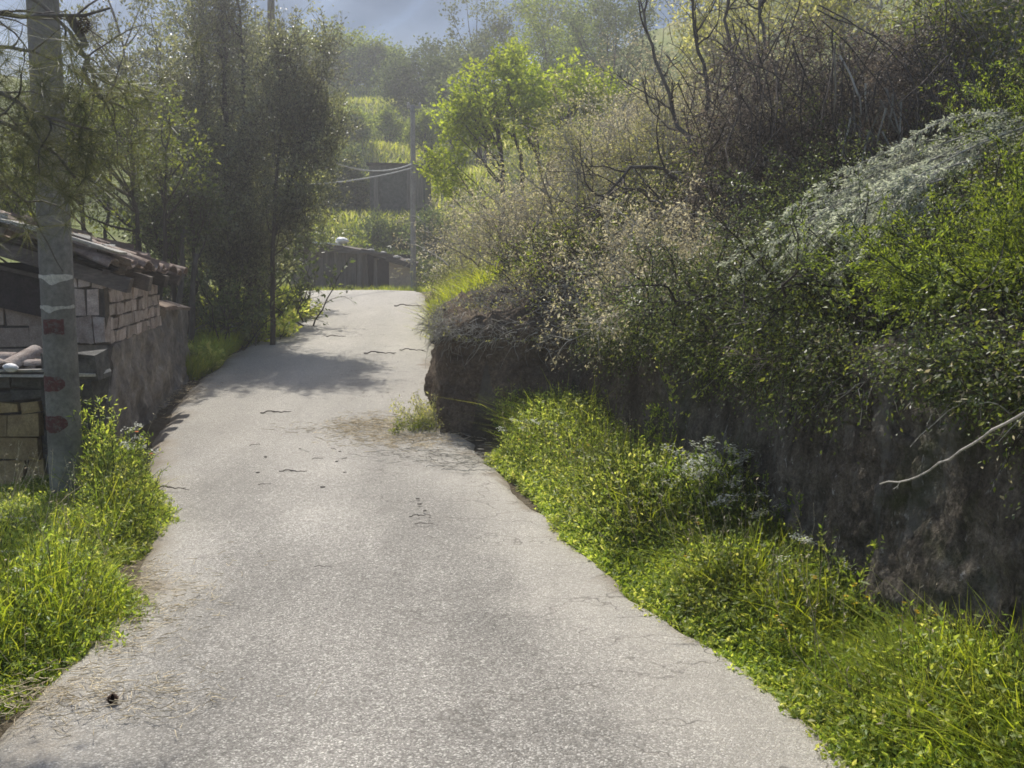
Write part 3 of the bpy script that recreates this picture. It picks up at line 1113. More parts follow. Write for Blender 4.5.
# rendered lower part of the side wall, a lumpy sheet with a rounded outer corner
mb = MB()
nn, mm = 160, 60
rows = []
for j in range(mm):
    v = j / (mm - 1)
    rr = []
    for i in range(nn):
        s = i / (nn - 1)
        topz = np.interp(s, [0, .25, .32, .5, .55, 1], [.95, .98, 1.0, 1.02, 1.18, 1.06])
        zb = -.45
        c = C0 + (C2 - C0) * s
        rr.append([c[0], c[1], zb + (topz - zb) * v])
    rows.append(rr)
P = A(rows)
P[..., 0] += .055 * fbm(P * 1.7, 4) + .03 * fbm(P * 7, 3) + .05 * (1 - P[..., 2])
mb.grid(P)
top = P[-1] + A([-.24, 0, .0])
mb.grid(np.stack([P[-1], top], 0))
back = top.copy(); back[:, 2] = -.45
mb.grid(np.stack([top, back], 0))
for e in (0, -1):
    q = P[:, e]
    mb.grid(np.stack([q, q + A([-.24, 0, 0])], 0))
mb.build("side_wall", M["render"], shed)
# brick upper part of the side wall (road side) and the brick corner on the near side
mb = MB()
wall_blocks(mb, [C0[0] - .09, C0[1] + .04], [C1[0] - .09, C1[1]], .96, 1.66, .27, .125, .18)
mb.build("brick_wall", [M["brick_pink"], M["mortar"]], shed, flat=True)
mb = MB()
wall_blocks(mb, [-4.02, 9.98], [-3.66, 9.98], .98, 1.62, .125, .25, .16, jit=.01)
mb.build("brick_corner", [M["brick_pink"], M["mortar"]], shed, flat=True)
mb = MB()
P = []
for j in range(16):
    P.append([[-4.06 + .4 * i / 17, 9.93, -.45 + 1.42 * j / 15] for i in range(18)])
P = A(P)
P[..., 1] += .04 * fbm(P * 2.3 + 9, 4)
mb.grid(P)
mb.box([-3.86, 10.1, .25], [.36, .22, 1.4])
mb.build("front_pier", M["render"], shed)
# block wall set back on the near side, dark sheet and rafters above it
mb = MB()
wall_blocks(mb, [-6.4, 10.35], [-4.05, 10.35], .3, 1.38, .42, .205, .2)
mb.build("block_wall", [M["block_tan"], M["mortar"]], shed, flat=True)
mb = MB()
p0, p1 = at(-60, 262, 10.2), at(62, 290, 10.2)
a = math.atan2(p1[2] - p0[2], p1[0] - p0[0])
c = (p0 + p1) / 2
mb.box([c[0], 10.2, c[2] - .12], [1.35, .03, .34], (0, -a, 0))
mb.build("metal_sheet", M["iron"], shed, flat=True)
mb = MB()
mb.box([c[0] + .05, 10.13, c[2] + .075], [1.3, .05, .035], (0, -a, 0), 0)
mb.box([c[0] + .6, 10.08, c[2] - .03], [.3, .06, .03], (0, -a * 1.5, 0), 0)
mb.build("sheet_batten", M["timber"], shed, flat=True)
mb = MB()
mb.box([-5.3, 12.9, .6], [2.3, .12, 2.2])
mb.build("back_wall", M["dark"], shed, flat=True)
# roof: slope falls towards the lane
SL = -.29
rx0, rx1, ry0, ry1 = -6.6, -3.5, 9.85, 13.0
SK = -.15   # the roof follows the slanting side wall


def roof_z(x, y):
    return 1.67 + (rx1 + SK * (y - 9.85) - x) * -SL - .05 * (y - 10) * .4 + .03 * math.sin(x * 2.1 + y)


ra = math.atan(-SL)
mb = MB()
for y in (9.92, 10.9, 11.9, 12.85):
    xc = (rx0 + rx1) / 2 + SK * (y - 9.85) + .05
    mb.box([xc, y, roof_z(xc, y) - .13], [3.3, .1, .13], (0, ra, 0), 0, .006)
    mb.build("rafter", M["timber"], shed, flat=True)
    mb = MB()
for x in np.arange(-6.6, -3.75, .55):
    mb.box([x, 11.4, roof_z(x, 11.4) - .045], [.07, 3.1, .04], (0, ra, -SK), 0, .005)
    mb.build("batten", M["timber"], shed, flat=True)
    mb = MB()
mb.box([-5.3, 11.4, roof_z(-5.3, 11.4) - .02], [3.1, 3.1, .02], (0, ra, -SK), 0, .004)
mb.build("roof_deck", M["timber"], shed, flat=True)
mb = MB()
arc = np.linspace(0, math.pi, 7)
for y in np.arange(ry0, ry1 + .15, .155):
    conv = int(round((y - ry0) / .155)) % 2
    for x in np.arange(rx0, rx1 + .05, .33):
        if rng.random() < .05: continue
        yaw = rng.normal(0, .05)
        lift = rng.normal(0, .01)
        Lt, w = .42, .095
        rr = []
        for e in (-Lt / 2, Lt / 2):
            w_ = w * (1.12 if e > 0 else .9)
            q = []
            for a in arc:
                yy_ = math.cos(a) * w_
                zz_ = math.sin(a) * w_ * .62
                if conv: zz_ = .06 - zz_
                q.append([e, yy_, zz_ + lift + (.018 if e < 0 else 0)])
            rr.append(q)
        q = A(rr) @ eul((rng.normal(0, .09), ra + rng.normal(0, .07), yaw * 2)).T + A([x + SK * (y - 9.85) + rng.normal(0, .05), y + rng.normal(0, .015), roof_z(x + SK * (y - 9.85), y) + .015])
        mb.grid(q, 0, np.full(14, rng.random()))
        q2 = q - A([0, 0, .016])
        mb.grid(q2, 0, np.full(14, rng.random()))
        mb.grid(np.stack([q[0], q2[0]], 0), 0, np.full(14, .6))
        mb.grid(np.stack([q[1], q2[1]], 0), 0, np.full(14, .8))
mb.build("roof_tiles", M["tile"], shed)
for k, (x, l) in enumerate([(-3.85, .5), (-4.3, .5), (-4.8, .55), (-5.3, .45), (-3.6, .3)]):
    mb = MB()
    mb.box([x, 9.86 + .05 * (k % 2), roof_z(x, 9.86) + .10], [l, .2, .03], (rng.normal(0, .03), ra + rng.normal(0, .05), rng.normal(0, .06)), 0, .008)
    mb.build("verge_slab", M["slab"], shed, flat=True)
for k in range(12):
    x, y = rng.uniform(-5.4, -3.75), rng.uniform(9.9, 11.2)
    mb = MB()
    mb.box([x, y, roof_z(x, y) + .1], rng.uniform(.08, .2, 3) * A([1.2, 1, .4]), (rng.normal(0, .2), ra, rng.uniform(0, 3)), 0, .012)
    mb.build("rubble", M["slab"], shed, flat=True)
# two bright tile caps on the lower far wall, and the pipe-like cap
mb = MB()
for k, y in enumerate((13.05, 13.55, 14.05)):
    c = C0 + (C2 - C0) * ((y - 10) / 5)
    mb = MB()
    mb.box([c[0] - .06, y, 1.21 - .03 * k], [.34, .42, .035], (rng.normal(0, .05), .24, rng.normal(0, .08)), 0, .008)
    mb.build("wall_cap", M["tile"], shed, flat=True)

# ------------------------------------------------------------------ low wall in front of the shed
lw = empty("low_wall", (-3.75, 8.75, -.3))
tag(lw, "low dark stone wall with yellow tufa blocks and pale coping beside the pole", "wall")
mb = MB()
X0, X1, Yw = -5.2, -3.27, 8.62


def stone_course(mb, xa, xb, za, zb, bw, bhh, th, mi, jit=.012):
    z = za
    row = 0
    while z < zb - .01:
        h = min(bhh, zb - z)
        x = xa - (row % 2) * bw * .5
        while x < xb:
            w_ = bw * rng.uniform(.8, 1.2)
            a_, b_ = max(xa, x), min(xb, x + w_)
            if b_ - a_ > .04:
                mb.box([(a_ + b_) / 2, Yw + th / 2 + rng.normal(0, .008), z + h / 2], [b_ - a_ - .014, th, h - .014], (rng.normal(0, .02), rng.normal(0, .02), rng.normal(0, .03)), mi, jit)
            x += w_
        z += bhh
        row += 1


stone_course(mb, X0, X1 - .22, .62, .82, .3, .1, .26, 0, .014)
mb.box([(X0 + X1) / 2, Yw + .16, .2], [X1 - X0 - .05, .2, 1.2], (0, 0, 0), 1)
mb.build("stone_course", [M["stone_dark"], M["mortar"]], lw, flat=True)
mb = MB()
stone_course(mb, X0, X1 - .46, -.4, .62, .3, .185, .27, 0, .012)
mb.build("tufa_block", [M["tufa"], M["mortar"]], lw, flat=True)
mb = MB()
for k, z in enumerate(np.arange(-.4, .8, .2)):
    mb.box([X1 - .34, Yw + .12, z + .1], [.17, .3, .19], (0, 0, rng.normal(0, .03)), 0, .012)
    mb.box([X1 - .1, Yw + .11, z + .1], [.2, .32, .19], (0, 0, rng.normal(0, .03)), 0, .012)
mb.build("pier", M["stone_dark"], lw, flat=True)
mb = MB()
mb.box([-4.35, Yw + .1, .842], [1.75, .4, .022], (0, .005, 0), 0, .003)
mb.box([-4.3, Yw + .08, .872], [1.62, .34, .018], (0, -.006, .01), 0, .003)
mb.box([-3.36, Yw + .1, .845], [.2, .36, .03], (0, .02, 0), 0, .004)
mb.build("coping", M["slab"], lw, flat=True)
# broken tiles lying on the wall: copies of one tile
def make_tile():
    m = MB()
    rr = []
    for e in (-.16, .16):
        rr.append([[e, math.cos(a) * .08, math.sin(a) * .05] for a in arc])
    q = A(rr)
    m.grid(q, 0, np.full(14, .2)); m.grid(q - A([0, 0, .014]), 0, np.full(14, .3))
    m.grid(np.stack([q[0], q[0] - A([0, 0, .014])]), 0, np.full(14, .9)); m.grid(np.stack([q[1], q[1] - A([0, 0, .014])]), 0, np.full(14, .9))
    return m.build("roof_tile", M["brick_pink"])


t0 = make_tile()
tag(t0, "curved clay tile lying loose on the coping of the low wall", "tile", "loose tiles on the low wall")
spots = [(-4.02, .90, .5), (-3.86, .90, 2.6), (-3.7, .9, .15), (-4.2, .9, 2.0), (-4.4, .9, .9), (-3.62, .9, 1.9), (-3.9, .955, 1.1), (-4.1, .955, 2.9)]
for i, (x, z, a) in enumerate(spots):
    o = t0 if i == 0 else copy_tree(t0)
    o.location = (x, Yw + .1 + .06 * (i % 2), z)
    o.rotation_euler = (rng.normal(0, .15), rng.normal(0, .15), a)
# white stone on the wall
def rock(name, c, s, mat, seed=0, sub=3, amp=.25):
    import bmesh
    bm = bmesh.new()
    bmesh.ops.create_icosphere(bm, subdivisions=sub, radius=1.0)
    V = A([v.co[:] for v in bm.verts])
    F = A([[v.index for v in f.verts] for f in bm.faces])
    bm.free()
    V = V * (1 + amp * fbm(V * 1.3 + seed * 7.7, 4))[:, None]
    m = MB()
    m.add(V * A(s) + A(c), F, 0, np.full(len(V), .5))
    return m.build(name, mat)


p = at(11, 369, 8.5)
tag(rock("white_stone", [p[0], p[1], .905], (.06, .05, .032), M["sack"], 2), "white rounded stone lying on the end of the low wall beside loose tiles", "stone")

# ------------------------------------------------------------------ old board shed at the top of the lane
os_ = empty("board_shed", (-5.0, 34.5, .5))
tag(os_, "low grey board shed with sagging dark roof at the top of the lane", "shed")


def px_box(mb, x0, y0, x1, y1, Y, th=.1, mi=0, slope_=0, jit=.01, dz=0.0):
    p, q = at(x0, y1, Y), at(x1, y0, Y)
    mb.box([(p[0] + q[0]) / 2, Y + th / 2, (p[2] + q[2]) / 2 - dz / 2], [q[0] - p[0], th, q[2] - p[2] + dz], (0, slope_, 0), mi, jit)


mb = MB()
xs = np.arange(291, 363, 5.5)
for x in xs:
    px_box(mb, x, np.interp(x, [290, 330, 362], [251, 249, 254]), x + 5.2, 294, 34.3 + .05 * math.sin(x * 3), .05, 0, rng.normal(0, .02), .012, .3)
mb.build("board_wall", M["board"], os_, flat=True)
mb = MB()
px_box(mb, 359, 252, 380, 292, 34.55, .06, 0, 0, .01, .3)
mb.build("doorway_shade", M["dark"], os_, flat=True)  # solid sheet, shade of the opening put into its colour
mb = MB()
for (a0, b0, a1, yq, tl) in [(357.5, 250, 361.5, 34.2, .03), (365, 256, 368, 34.4, -.04), (374, 258, 377.5, 34.4, .02)]:
    mb = MB()
    px_box(mb, a0, b0, a1, 293, yq, .12, 0, tl, .01, .3)
    mb.build("door_post", M["board"], os_, flat=True)
mb = MB()
px_box(mb, 378, 260, 390, 293, 34.4, .1, 0, 0, .01, .3)
mb.build("dark_panel", M["iron"], os_, flat=True)
mb = MB()
px_box(mb, 389.5, 262, 412, 293, 34.25, .2, 0, 0, .02, .3)
mb.build("block_panel", M["block_tan"], os_, flat=True)
mb = MB()
for (xa, ya, xb, yb, th) in [(297, 246, 336, 247, .12), (330, 246, 366, 253, .14), (362, 252, 392, 259, .14), (386, 257, 414, 266, .14), (300, 249, 360, 253, .1)]:
    p, q = at(xa, ya, 34.2), at(xb, yb, 34.2)
    a = math.atan2(q[2] - p[2], q[0] - p[0])
    mb.box([(p[0] + q[0]) / 2, 35.2, (p[2] + q[2]) / 2], [abs(q[0] - p[0]) * 1.03, 2.4, th], (rng.normal(0, .03), -a, 0), 0, .02)
mb.build("roof", M["timber"], os_, flat=True)
mb = MB()
for (xa, ya, xb, yb) in [(304, 242, 326, 244.5), (322, 243, 340, 246)]:
    p, q = at(xa, ya, 34.0), at(xb, yb, 34.0)
    a = math.atan2(q[2] - p[2], q[0] - p[0])
    mb.box([(p[0] + q[0]) / 2, 34.7, (p[2] + q[2]) / 2 - .02], [abs(q[0] - p[0]), 1.5, .06], (R(-4), -a, 0), 0, .01)
mb.build("roof_sheet", M["sheet"], os_, flat=True)
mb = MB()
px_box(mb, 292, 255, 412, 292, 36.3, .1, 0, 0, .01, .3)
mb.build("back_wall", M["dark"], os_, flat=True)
p = at(341, 240, 34.15)
tag(rock("white_sack", p + A([0, .1, -.01]), (.2, .22, .11), M["sack"], 5), "white plastic sack lying on the roof of the board shed", "sack")
# loose rubble on that roof
r0 = rock("roof_stone", (0, 0, 0), (.13, .12, .07), M["slab"], 9, 2)
tag(r0, "small pale stone weighing down the roof of the board shed", "stone", "stones on the board shed roof")
for i, (px_, py_) in enumerate([(371, 251), (383, 253.5), (397, 257.5), (408, 261)]):
    o = r0 if i == 0 else copy_tree(r0)
    o.location = tuple(at(px_, py_, 34.15))
    o.rotation_euler = (0, 0, i * 1.3)
# grey stone building on the hillside
bl = empty("stone_building", tuple(at(398, 207, 52)))
tag(bl, "square dark grey stone hut on the hillside behind the far pole", "building")
mb = MB()
p, q = at(370, 210, 52), at(425, 166, 52)
z0, z1 = p[2] - .6, q[2]
mb.box([(p[0] + q[0]) / 2, 54, (z0 + z1) / 2], [q[0] - p[0], 4, z1 - z0], (0, 0, 0), 0, .03)
mb.build("wall", M["stone_dark"], bl, flat=True)
mb = MB()
mb.box([(p[0] + q[0]) / 2, 54, z1 + .06], [q[0] - p[0] + .3, 4.3, .14], (0, R(1.5), 0), 0, .03)
mb.build("roof", M["iron"], bl, flat=True)
mb = MB()
px_box(mb, 374, 176, 378, 209, 51.85, .14, 0, 0, .005)
mb.build("door_frame", M["board"], bl, flat=True)
mb = MB()
px_box(mb, 407, 170, 423, 208, 51.9, .09, 0, 0, .01)
mb.build("corner_pier", M["board"], bl, flat=True)

# ------------------------------------------------------------------ far poles and cables
b = at(413.5, 296, 33.0)
t_ = at(412.5, 105, 33.0)
pr = empty("utility_pole", tuple(b))
tag(pr, "slim grey pole with short crossarm standing at the top of the lane", "utility pole", "utility poles along the lane")
mb = MB()
mb.tubes(poly([b - A([0, 0, .4]), (b + t_) / 2, t_], 12, .004)[None], taper(1, .095, .075, 12), 10)
mb.build("shaft", M["pole_far"], pr)
mb = MB()
mb.box([t_[0] + .05, 33, t_[2] - .06], [.42, .07, .07], (0, R(3), 0))
mb.build("crossarm", M["pole_far"], pr, flat=True)
mb = MB()
mb.box([t_[0] + .08, 33, at(412, 164, 33)[2]], [.36, .06, .06])
mb.build("crossarm", M["pole_far"], pr, flat=True)
mb = MB()
for dx in (-.12, .22):
    mb = MB()
    mb.tubes(A([[t_[0] + dx, 33, t_[2] - .04], [t_[0] + dx, 33, t_[2] + .03], [t_[0] + dx, 33, t_[2] + .08]])[None], A([[.03, .045, .02]]), 8)
    mb.build("insulator", M["slab"], pr)
b2 = A([at(272, 330, 26)[0], 26.0, .7])
t2 = at(271, -14, 26)
pr = empty("utility_pole", tuple(b2))
tag(pr, "thin dark pole whose tip sticks out above the roadside trees", "utility pole", "utility poles along the lane")
mb = MB()
mb.tubes(poly([b2 - A([0, 0, .4]), (b2 + t2) / 2, t2], 12, .004)[None], taper(1, .11, .08, 12), 10)
mb.build("shaft", M["bark_grey"], pr)


def cable(p, q, sag, r, label):
    t = np.linspace(0, 1, 24)[:, None]
    P = p + (q - p) * t - A([0, 0, 1.0]) * sag * 4 * t * (1 - t)
    m = MB()
    m.tubes(P[None], r, 5)
    tag(m.build("cable", M["cable"]), label, "cable", "overhead cables")


jz = at(412, 164, 32.93)
cable(jz, A([t2[0], 26.0, t2[2] - 3.1]), .55, .021, "overhead cable sagging from the far pole, the higher of two")
cable(jz - A([0, 0, .12]), A([t2[0], 26.0, t2[2] - 4.5]), .12, .021, "overhead cable running straight and lower from the far pole into the trees")

# ------------------------------------------------------------------ trees on the left
def ground_at(x, y):
    return A([x, y, float(gz(x, y)) - .05])


def G(px, Y):
    x = at(px, 300, Y)[0]
    return ground_at(x, Y)


# tall leaning multi-stemmed tree and its slimmer neighbour
Y = 19.0
c = at(232, 130, Y)
tree("roadside_tree", "tall dark grey-green tree with several dark stems at the lane edge", "tree",
     [[G(236, Y), at(228, 230, Y), at(225, 120, Y), at(222, -20, Y)],
      [G(228, Y), at(215, 240, Y), at(205, 140, Y + .3), at(200, 0, Y + .4)],
      [G(246, Y), at(250, 240, Y), at(246, 150, Y - .3), at(240, 10, Y - .3)],
      [G(222, Y + .5), at(236, 250, Y + .5), at(240, 180, Y + .5)]],
     [(at(222, 40, Y), (.62, .8, 1.5), 170), (at(222, 150, Y), (.8, .95, 1.1), 230), (at(218, 235, Y - .2), (.85, .8, .7), 170), (at(252, 150, Y - .5), (.45, .5, 1.2), 120), (at(240, 262, Y - .7), (.7, .5, .5), 110), (at(178, 130, Y + .4), (.55, .6, 1.2), 100), (at(195, 215, Y), (.6, .6, .6), 80)],
     .5, 6, 15, .07, .03, "leaf_grey", "bark", (.09, .02), (.02, .005), up=.45, twr=.004, nl=70, shell=.45)
Y = 17.6
tree("roadside_tree", "slender tree with a single thin straight trunk at the very edge of the asphalt", "tree",
     [[G(271, Y), at(272, 250, Y), at(280, 150, Y), at(290, 40, Y)],
      [at(274, 235, Y), at(300, 150, Y + .2), at(318, 75, Y + .3)]],
     [(at(288, 110, Y), (.5, .6, 1.15), 150), (at(318, 130, Y + .2), (.4, .5, .9), 105), (at(295, 205, Y), (.55, .6, .5), 100), (at(284, 45, Y), (.25, .3, .5), 16), (at(322, 62, Y), (.2, .25, .5), 12)],
     .42, 6, 14, .065, .028, "leaf_grey", "bark", (.045, .012), (.014, .004), up=.45, twr=.004, nl=50, shell=.45)
Y = 22.5
tree("roadside_tree", "bushy dark tree standing behind the two lane edge trees", "tree",
     [[G(190, Y), at(195, 200, Y), at(190, 80, Y)], [G(255, Y), at(265, 200, Y), at(262, 90, Y)]],
     [(at(185, 90, Y), (.9, .9, 1.9), 80), (at(260, 120, Y), (1.0, .9, 1.6), 90), (at(225, 240, Y), (1.6, .8, 1.0), 120), (at(300, 235, Y + 1), (.7, .6, .7), 40)],
     .45, 7, 10, .09, .045, "leaf_dark", "bark", (.09, .03), (.025, .006), nl=60)
# shrubs behind the shed
for (nm, lab, px_, py_, Y, rr, n, lm, L) in [
    ("shrub_tree", "yellowish green leafy tree directly above the shed roof", 130, 165, 15.5, (1.0, .9, .95), 130, "leaf_mid", .07),
    ("shrub_tree", "glossy dark shrub between the shed roof and the tall roadside tree", 165, 215, 16.5, (.75, .7, .75), 90, "leaf_dark", .075),
    ("shrub_tree", "hazy pale green tree rising behind the shed", 125, 80, 21, (1.3, 1.1, 1.9), 130, "leaf_grey", .08),
    ("shrub_tree", "light green bush behind the high end of the shed roof", 15, 185, 14.5, (1.1, .8, .75), 100, "leaf_mid", .065),
    ("shrub_tree", "dark bush behind the shed between its roof and the pole", 75, 140, 17.5, (1.2, .8, 1.1), 120, "leaf_dark", .075)]:
    c = at(px_, py_, Y)
    g = ground_at(c[0], Y)
    tree(nm, lab, "tree", [[g, (g + c) / 2 + A([.1, 0, 0]), c + A([0, 0, .3 * rr[2]])], [g + A([.15, 0, 0]), (g + c) / 2 + A([.4, .1, 0]), c + A([.5 * rr[0], 0, .2])]],
         [(c, rr, n)], .33, 7, 11, L, L * .5, lm, "bark", (.06, .015), (.018, .005), nl=45)
# weeds and dark brush under the left trees
for i, (px_, Y, s, lm, lab) in enumerate([
    (212, 17.6, 1.5, "leaf_dark", "dark bush at the foot of the tall roadside tree"),
    (188, 18.5, 1.9, "leaf_dark", "dark brush beyond the far corner of the shed"),
    (252, 20.5, 1.9, "leaf_dark", "tall dark brush filling the gap between the roadside trunks"),
    (290, 21.5, .7, "weed_l", "bright green weed clump beside the lane beyond the slender tree"),
    (262, 18.4, .6, "weed_l", "bright green weed clump at the foot of the slender tree"),
    (196, 15.2, .38, "weed_l", "small bright weed at the far end of the shed wall"),
    (325, 40.0, 2.3, "leaf_mid", "leafy green bush rising behind the white roof sheet of the board shed"),
    (372, 41.0, 1.6, "leaf_dark", "dark bush behind the board shed roof"),
    (300, 38.5, 2.4, "leaf_mid", "tall green bush at the end of the board shed beside the trees"),
    (440, 35.5, 1.7, "leaf_dark", "dark leafy bush between the far pole and the dry shrubs")]):
    g = G(px_, Y) if Y < 30 else ground_at(at(px_, 290, Y)[0], Y)
    shrub("bush", lab, "bush", g, s, 26, 7, 9, .06 + .0022 * Y, .03 + .001 * Y, lm, "twig_dark", base_r=.25 * s + .05, stem_r=.008 * s + .002, spreadz=.7)
# stumps / dead stems near the shed end
mb = MB()
P = grow(A([G(181, 16.0), G(185, 16.2)]) , A([[-.1, 0, 1], [.2, 0, 1.0]]), A([1.95, 1.6]), 8, .06, .05)
mb.tubes(P, taper(2, .05, .035, 8), 7)
tag(mb.build("dead_stump", M["bark_grey"]), "pale forked dead stem beside the far corner of the shed", "stump")

# ------------------------------------------------------------------ pine at the upper left, trunk out of frame
pine = empty("pine_tree", (-3.6, 5.4, -.3))
tag(pine, "pine hanging dark needle tufts and bare twigs in front of the pole", "tree")
mb = MB()
tp = poly([(-3.6, 5.4, -.3), (-3.55, 5.4, 2), (-3.6, 5.45, 4), (-3.55, 5.45, 6.5)], 14)
mb.tubes(tp[None], taper(1, .16, .07, 14), 10)
mb.build("trunk", M["bark"], pine)
mb = MB()
Yp = 5.4
br = [[(-3.55, 5.4, 2.75), at(-10, 12, Yp), at(30, 14, Yp), at(75, 18, Yp - .1), at(110, 8, Yp)],
      [(-3.55, 5.4, 2.6), at(-20, 40, Yp), at(25, 52, Yp), at(60, 62, Yp)],
      [(-3.55, 5.4, 2.2), at(-20, 110, Yp), at(20, 130, Yp - .2), at(58, 150, Yp - .3), at(75, 178, Yp - .3)],
      [(-3.55, 5.4, 2.1), at(-15, 165, Yp), at(10, 180, Yp), at(30, 205, Yp)],
      [(-3.55, 5.4, 2.9), at(20, -20, Yp), at(70, 10, Yp), at(85, 50, Yp), at(100, 95, Yp)],
      [at(70, 15, Yp), at(90, 60, Yp), at(85, 85, Yp), at(112, 105, Yp)],
      [(-3.55, 5.4, 2.4), at(-20, 80, Yp), at(15, 100, Yp - .4), at(45, 122, Yp - .4), at(92, 130, Yp - .3)]]
BP = A([poly(b, 12, .012) for b in br])
mb.tubes(BP, taper(len(BP), .024, .006, 12), 6)
p, tn, tq, _ = sample(BP, 9, .3, 1)
T = grow(p, spread(tn, .8), rng.uniform(.12, .4, len(p)), 6, .22, -.05)
mb.tubes(T, taper(len(T), .006, .002, 6), 4)
mb.build("branch", M["bark_grey"], pine)
mb = MB()
Cn = np.concatenate([at(px_, py_, Yp - .25) + rng.normal(0, .82, (n, 3)) * A([s * 1.25, s, s]) for (px_, py_, s, n) in
                     [(28, 148, .20, 30), (58, 160, .16, 22), (8, 110, .22, 22), (45, 120, .2, 20), (62, 185, .1, 7), (92, 118, .16, 12), (2, 165, .17, 16), (75, 145, .17, 13), (30, 178, .13, 8), (60, 88, .2, 12), (110, 95, .16, 8), (15, 60, .22, 10), (100, 60, .18, 6)]])
ndl = 46
P = grow(np.repeat(Cn, ndl, 0), rdir(len(Cn) * ndl) + A([.15, 0, -.1]), rng.uniform(.09, .2, len(Cn) * ndl), 3, .12, 0)
sd = unit(rng.normal(size=(len(P), 3)))
mb.ribbons(P, np.broadcast_to(A([[.0022, .002, .0006]]), (len(P), 3)), sd)
mb.build("needle_tuft", M["needle"], pine)
cone0 = None
for i, (px_, py_) in enumerate([(84, 24)]):
    c = at(px_, py_, Yp)
    m = MB()
    for k in range(9):
        zc = k / 8
        rad = .026 * math.sin(math.pi * (.12 + .8 * zc))
        for j in range(8):
            a = j * math.pi / 4 + k * .39
            m.leaves(A([[c[0] + .4 * rad * math.cos(a), c[1] + .4 * rad * math.sin(a), c[2] + .035 - .075 * zc]]), A([[math.cos(a), math.sin(a), -.3]]), A([[0, 0, 1.0]]), rad * .9 + .006, .02)
    m.build("cone", M["cone"], pine)

# ------------------------------------------------------------------ right hand side
def S(px, Y, dz=0.0):
    x = at(px, 300, Y)[0]
    return A([x, Y, float(slope(x, Y)) - .05 + dz])


# bright green tree
Y = 22.0
tree("lime_green_tree", "bright yellow-green young tree glowing in the sun above the bank", "tree",
     [[S(503, Y), at(503, 190, Y), at(501, 155, Y), at(497, 110, Y)],
      [S(545, Y), at(541, 165, Y), at(525, 130, Y), at(508, 100, Y)],
      [S(548, Y), at(548, 160, Y), at(552, 135, Y), at(575, 105, Y)],
      [S(522, Y), at(522, 175, Y), at(520, 140, Y), at(480, 110, Y + .4)]],
     [(at(500, 105, Y), (1.15, 1.1, .75), 120), (at(582, 96, Y), (.9, .9, .6), 75), (at(462, 130, Y), (.55, .8, .6), 38), (at(447, 172, Y), (.42, .6, .42), 24), (at(508, 66, Y), (.4, .5, .3), 16), (at(550, 135, Y), (.6, .8, .4), 26)],
     .29, 6, 11, .08, .055, "leaf_lime", "bark", (.075, .02), (.022, .006), up=.1, nl=70, shell=.4, twr=.004)

# far trees on the right skyline and on the hill
far = [
    ("dark green tree on the skyline above the lime green tree", 545, 30, 62, (3.2, 2.6, 2.4), 90, "leaf_mid"),
    ("dense dark tree on the skyline next to the bare branches", 612, 35, 48, (2.2, 2.2, 2.0), 90, "leaf_dark"),
    ("hazy olive green tree on the skyline with a rounded top", 478, 22, 75, (2.6, 2.4, 3.0), 90, "leaf_grey"),
    ("big grey-green tree at the top edge behind the skyline trees", 580, -5, 80, (5, 4, 3.5), 110, "leaf_grey"),
    ("round dark bush crowning the green terrace", 425, 66, 95, (3.6, 3, 1.7), 90, "leaf_dark"),
    ("dark pointed bush at the foot of the skyline trees", 452, 70, 85, (2.2, 2, 1.6), 60, "leaf_dark"),
    ("broad green tree on the ridge below the mountain", 345, 60, 121, (4.6, 3.5, 2.9), 120, "leaf_mid"),
    ("green tree on the ridge between the broad one and the roadside trees", 300, 64, 122, (3.6, 3.2, 3.0), 110, "leaf_mid"),
    ("low green tree on the ridge between the broad one and the dark round bush", 385, 68, 122, (2.8, 2.4, 2.1), 80, "leaf_mid"),
    ("tall hazy tree on the ridge seen between the roadside trees", 255, 60, 115, (3.6, 3, 3.6), 90, "leaf_grey"),
    ("dark shrub on the middle terrace above the stone hut", 352, 118, 80, (1.5, 1.4, .7), 44, "leaf_mid"),
    ("flat dark shrub on the middle terrace between the far pole and the lime green tree", 425, 122, 74, (1.3, 1.3, .6), 36, "leaf_mid"),
    ("dark shrub growing against the side of the stone hut", 348, 180, 54, (1.3, 1.2, 1.3), 90, "leaf_dark"),
    ("round shrub alone on the upper terrace below the broad ridge tree", 385, 118, 88, (1.3, 1.2, .6), 30, "leaf_mid"),
    ("dark hedge-like bush behind the far pole", 395, 240, 45, (2.0, 1.2, .75), 80, "leaf_dark"),
    ("dark bush under the lime green tree beside the far pole", 440, 235, 40, (1.3, 1.2, .9), 60, "leaf_dark"),
]
for (lab, px_, py_, Y, rr, n, lm) in far:
    c = at(px_, py_, Y)
    g = ground_at(c[0], Y)
    tp_ = c[2] + rr[2]
    if c[2] - rr[2] > g[2] + .2:
        hz_ = min(.5 * (tp_ - g[2]), rr[2] * 1.9)
        rr = (rr[0], rr[1], hz_)
        c = A([c[0], c[1], tp_ - hz_])
        n = int(n * 1.3)
    if g[2] > c[2] - .6 * rr[2]: g[2] = c[2] - 1.0 * rr[2] - .3
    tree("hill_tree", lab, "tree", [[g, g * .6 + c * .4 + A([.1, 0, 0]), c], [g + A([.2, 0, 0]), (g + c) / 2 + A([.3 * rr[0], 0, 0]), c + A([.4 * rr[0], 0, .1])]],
         [(c, rr, n)], .22 * rr[0] + .1, 8, 14, .0026 * Y + .02, .0017 * Y + .01, lm.replace("leaf", "far"), "bark", (.02 + .003 * Y, .04), (.04, .012), group="trees on the far hillside", nl=25, twr=.008, shell=.42, jit=.003 * Y)

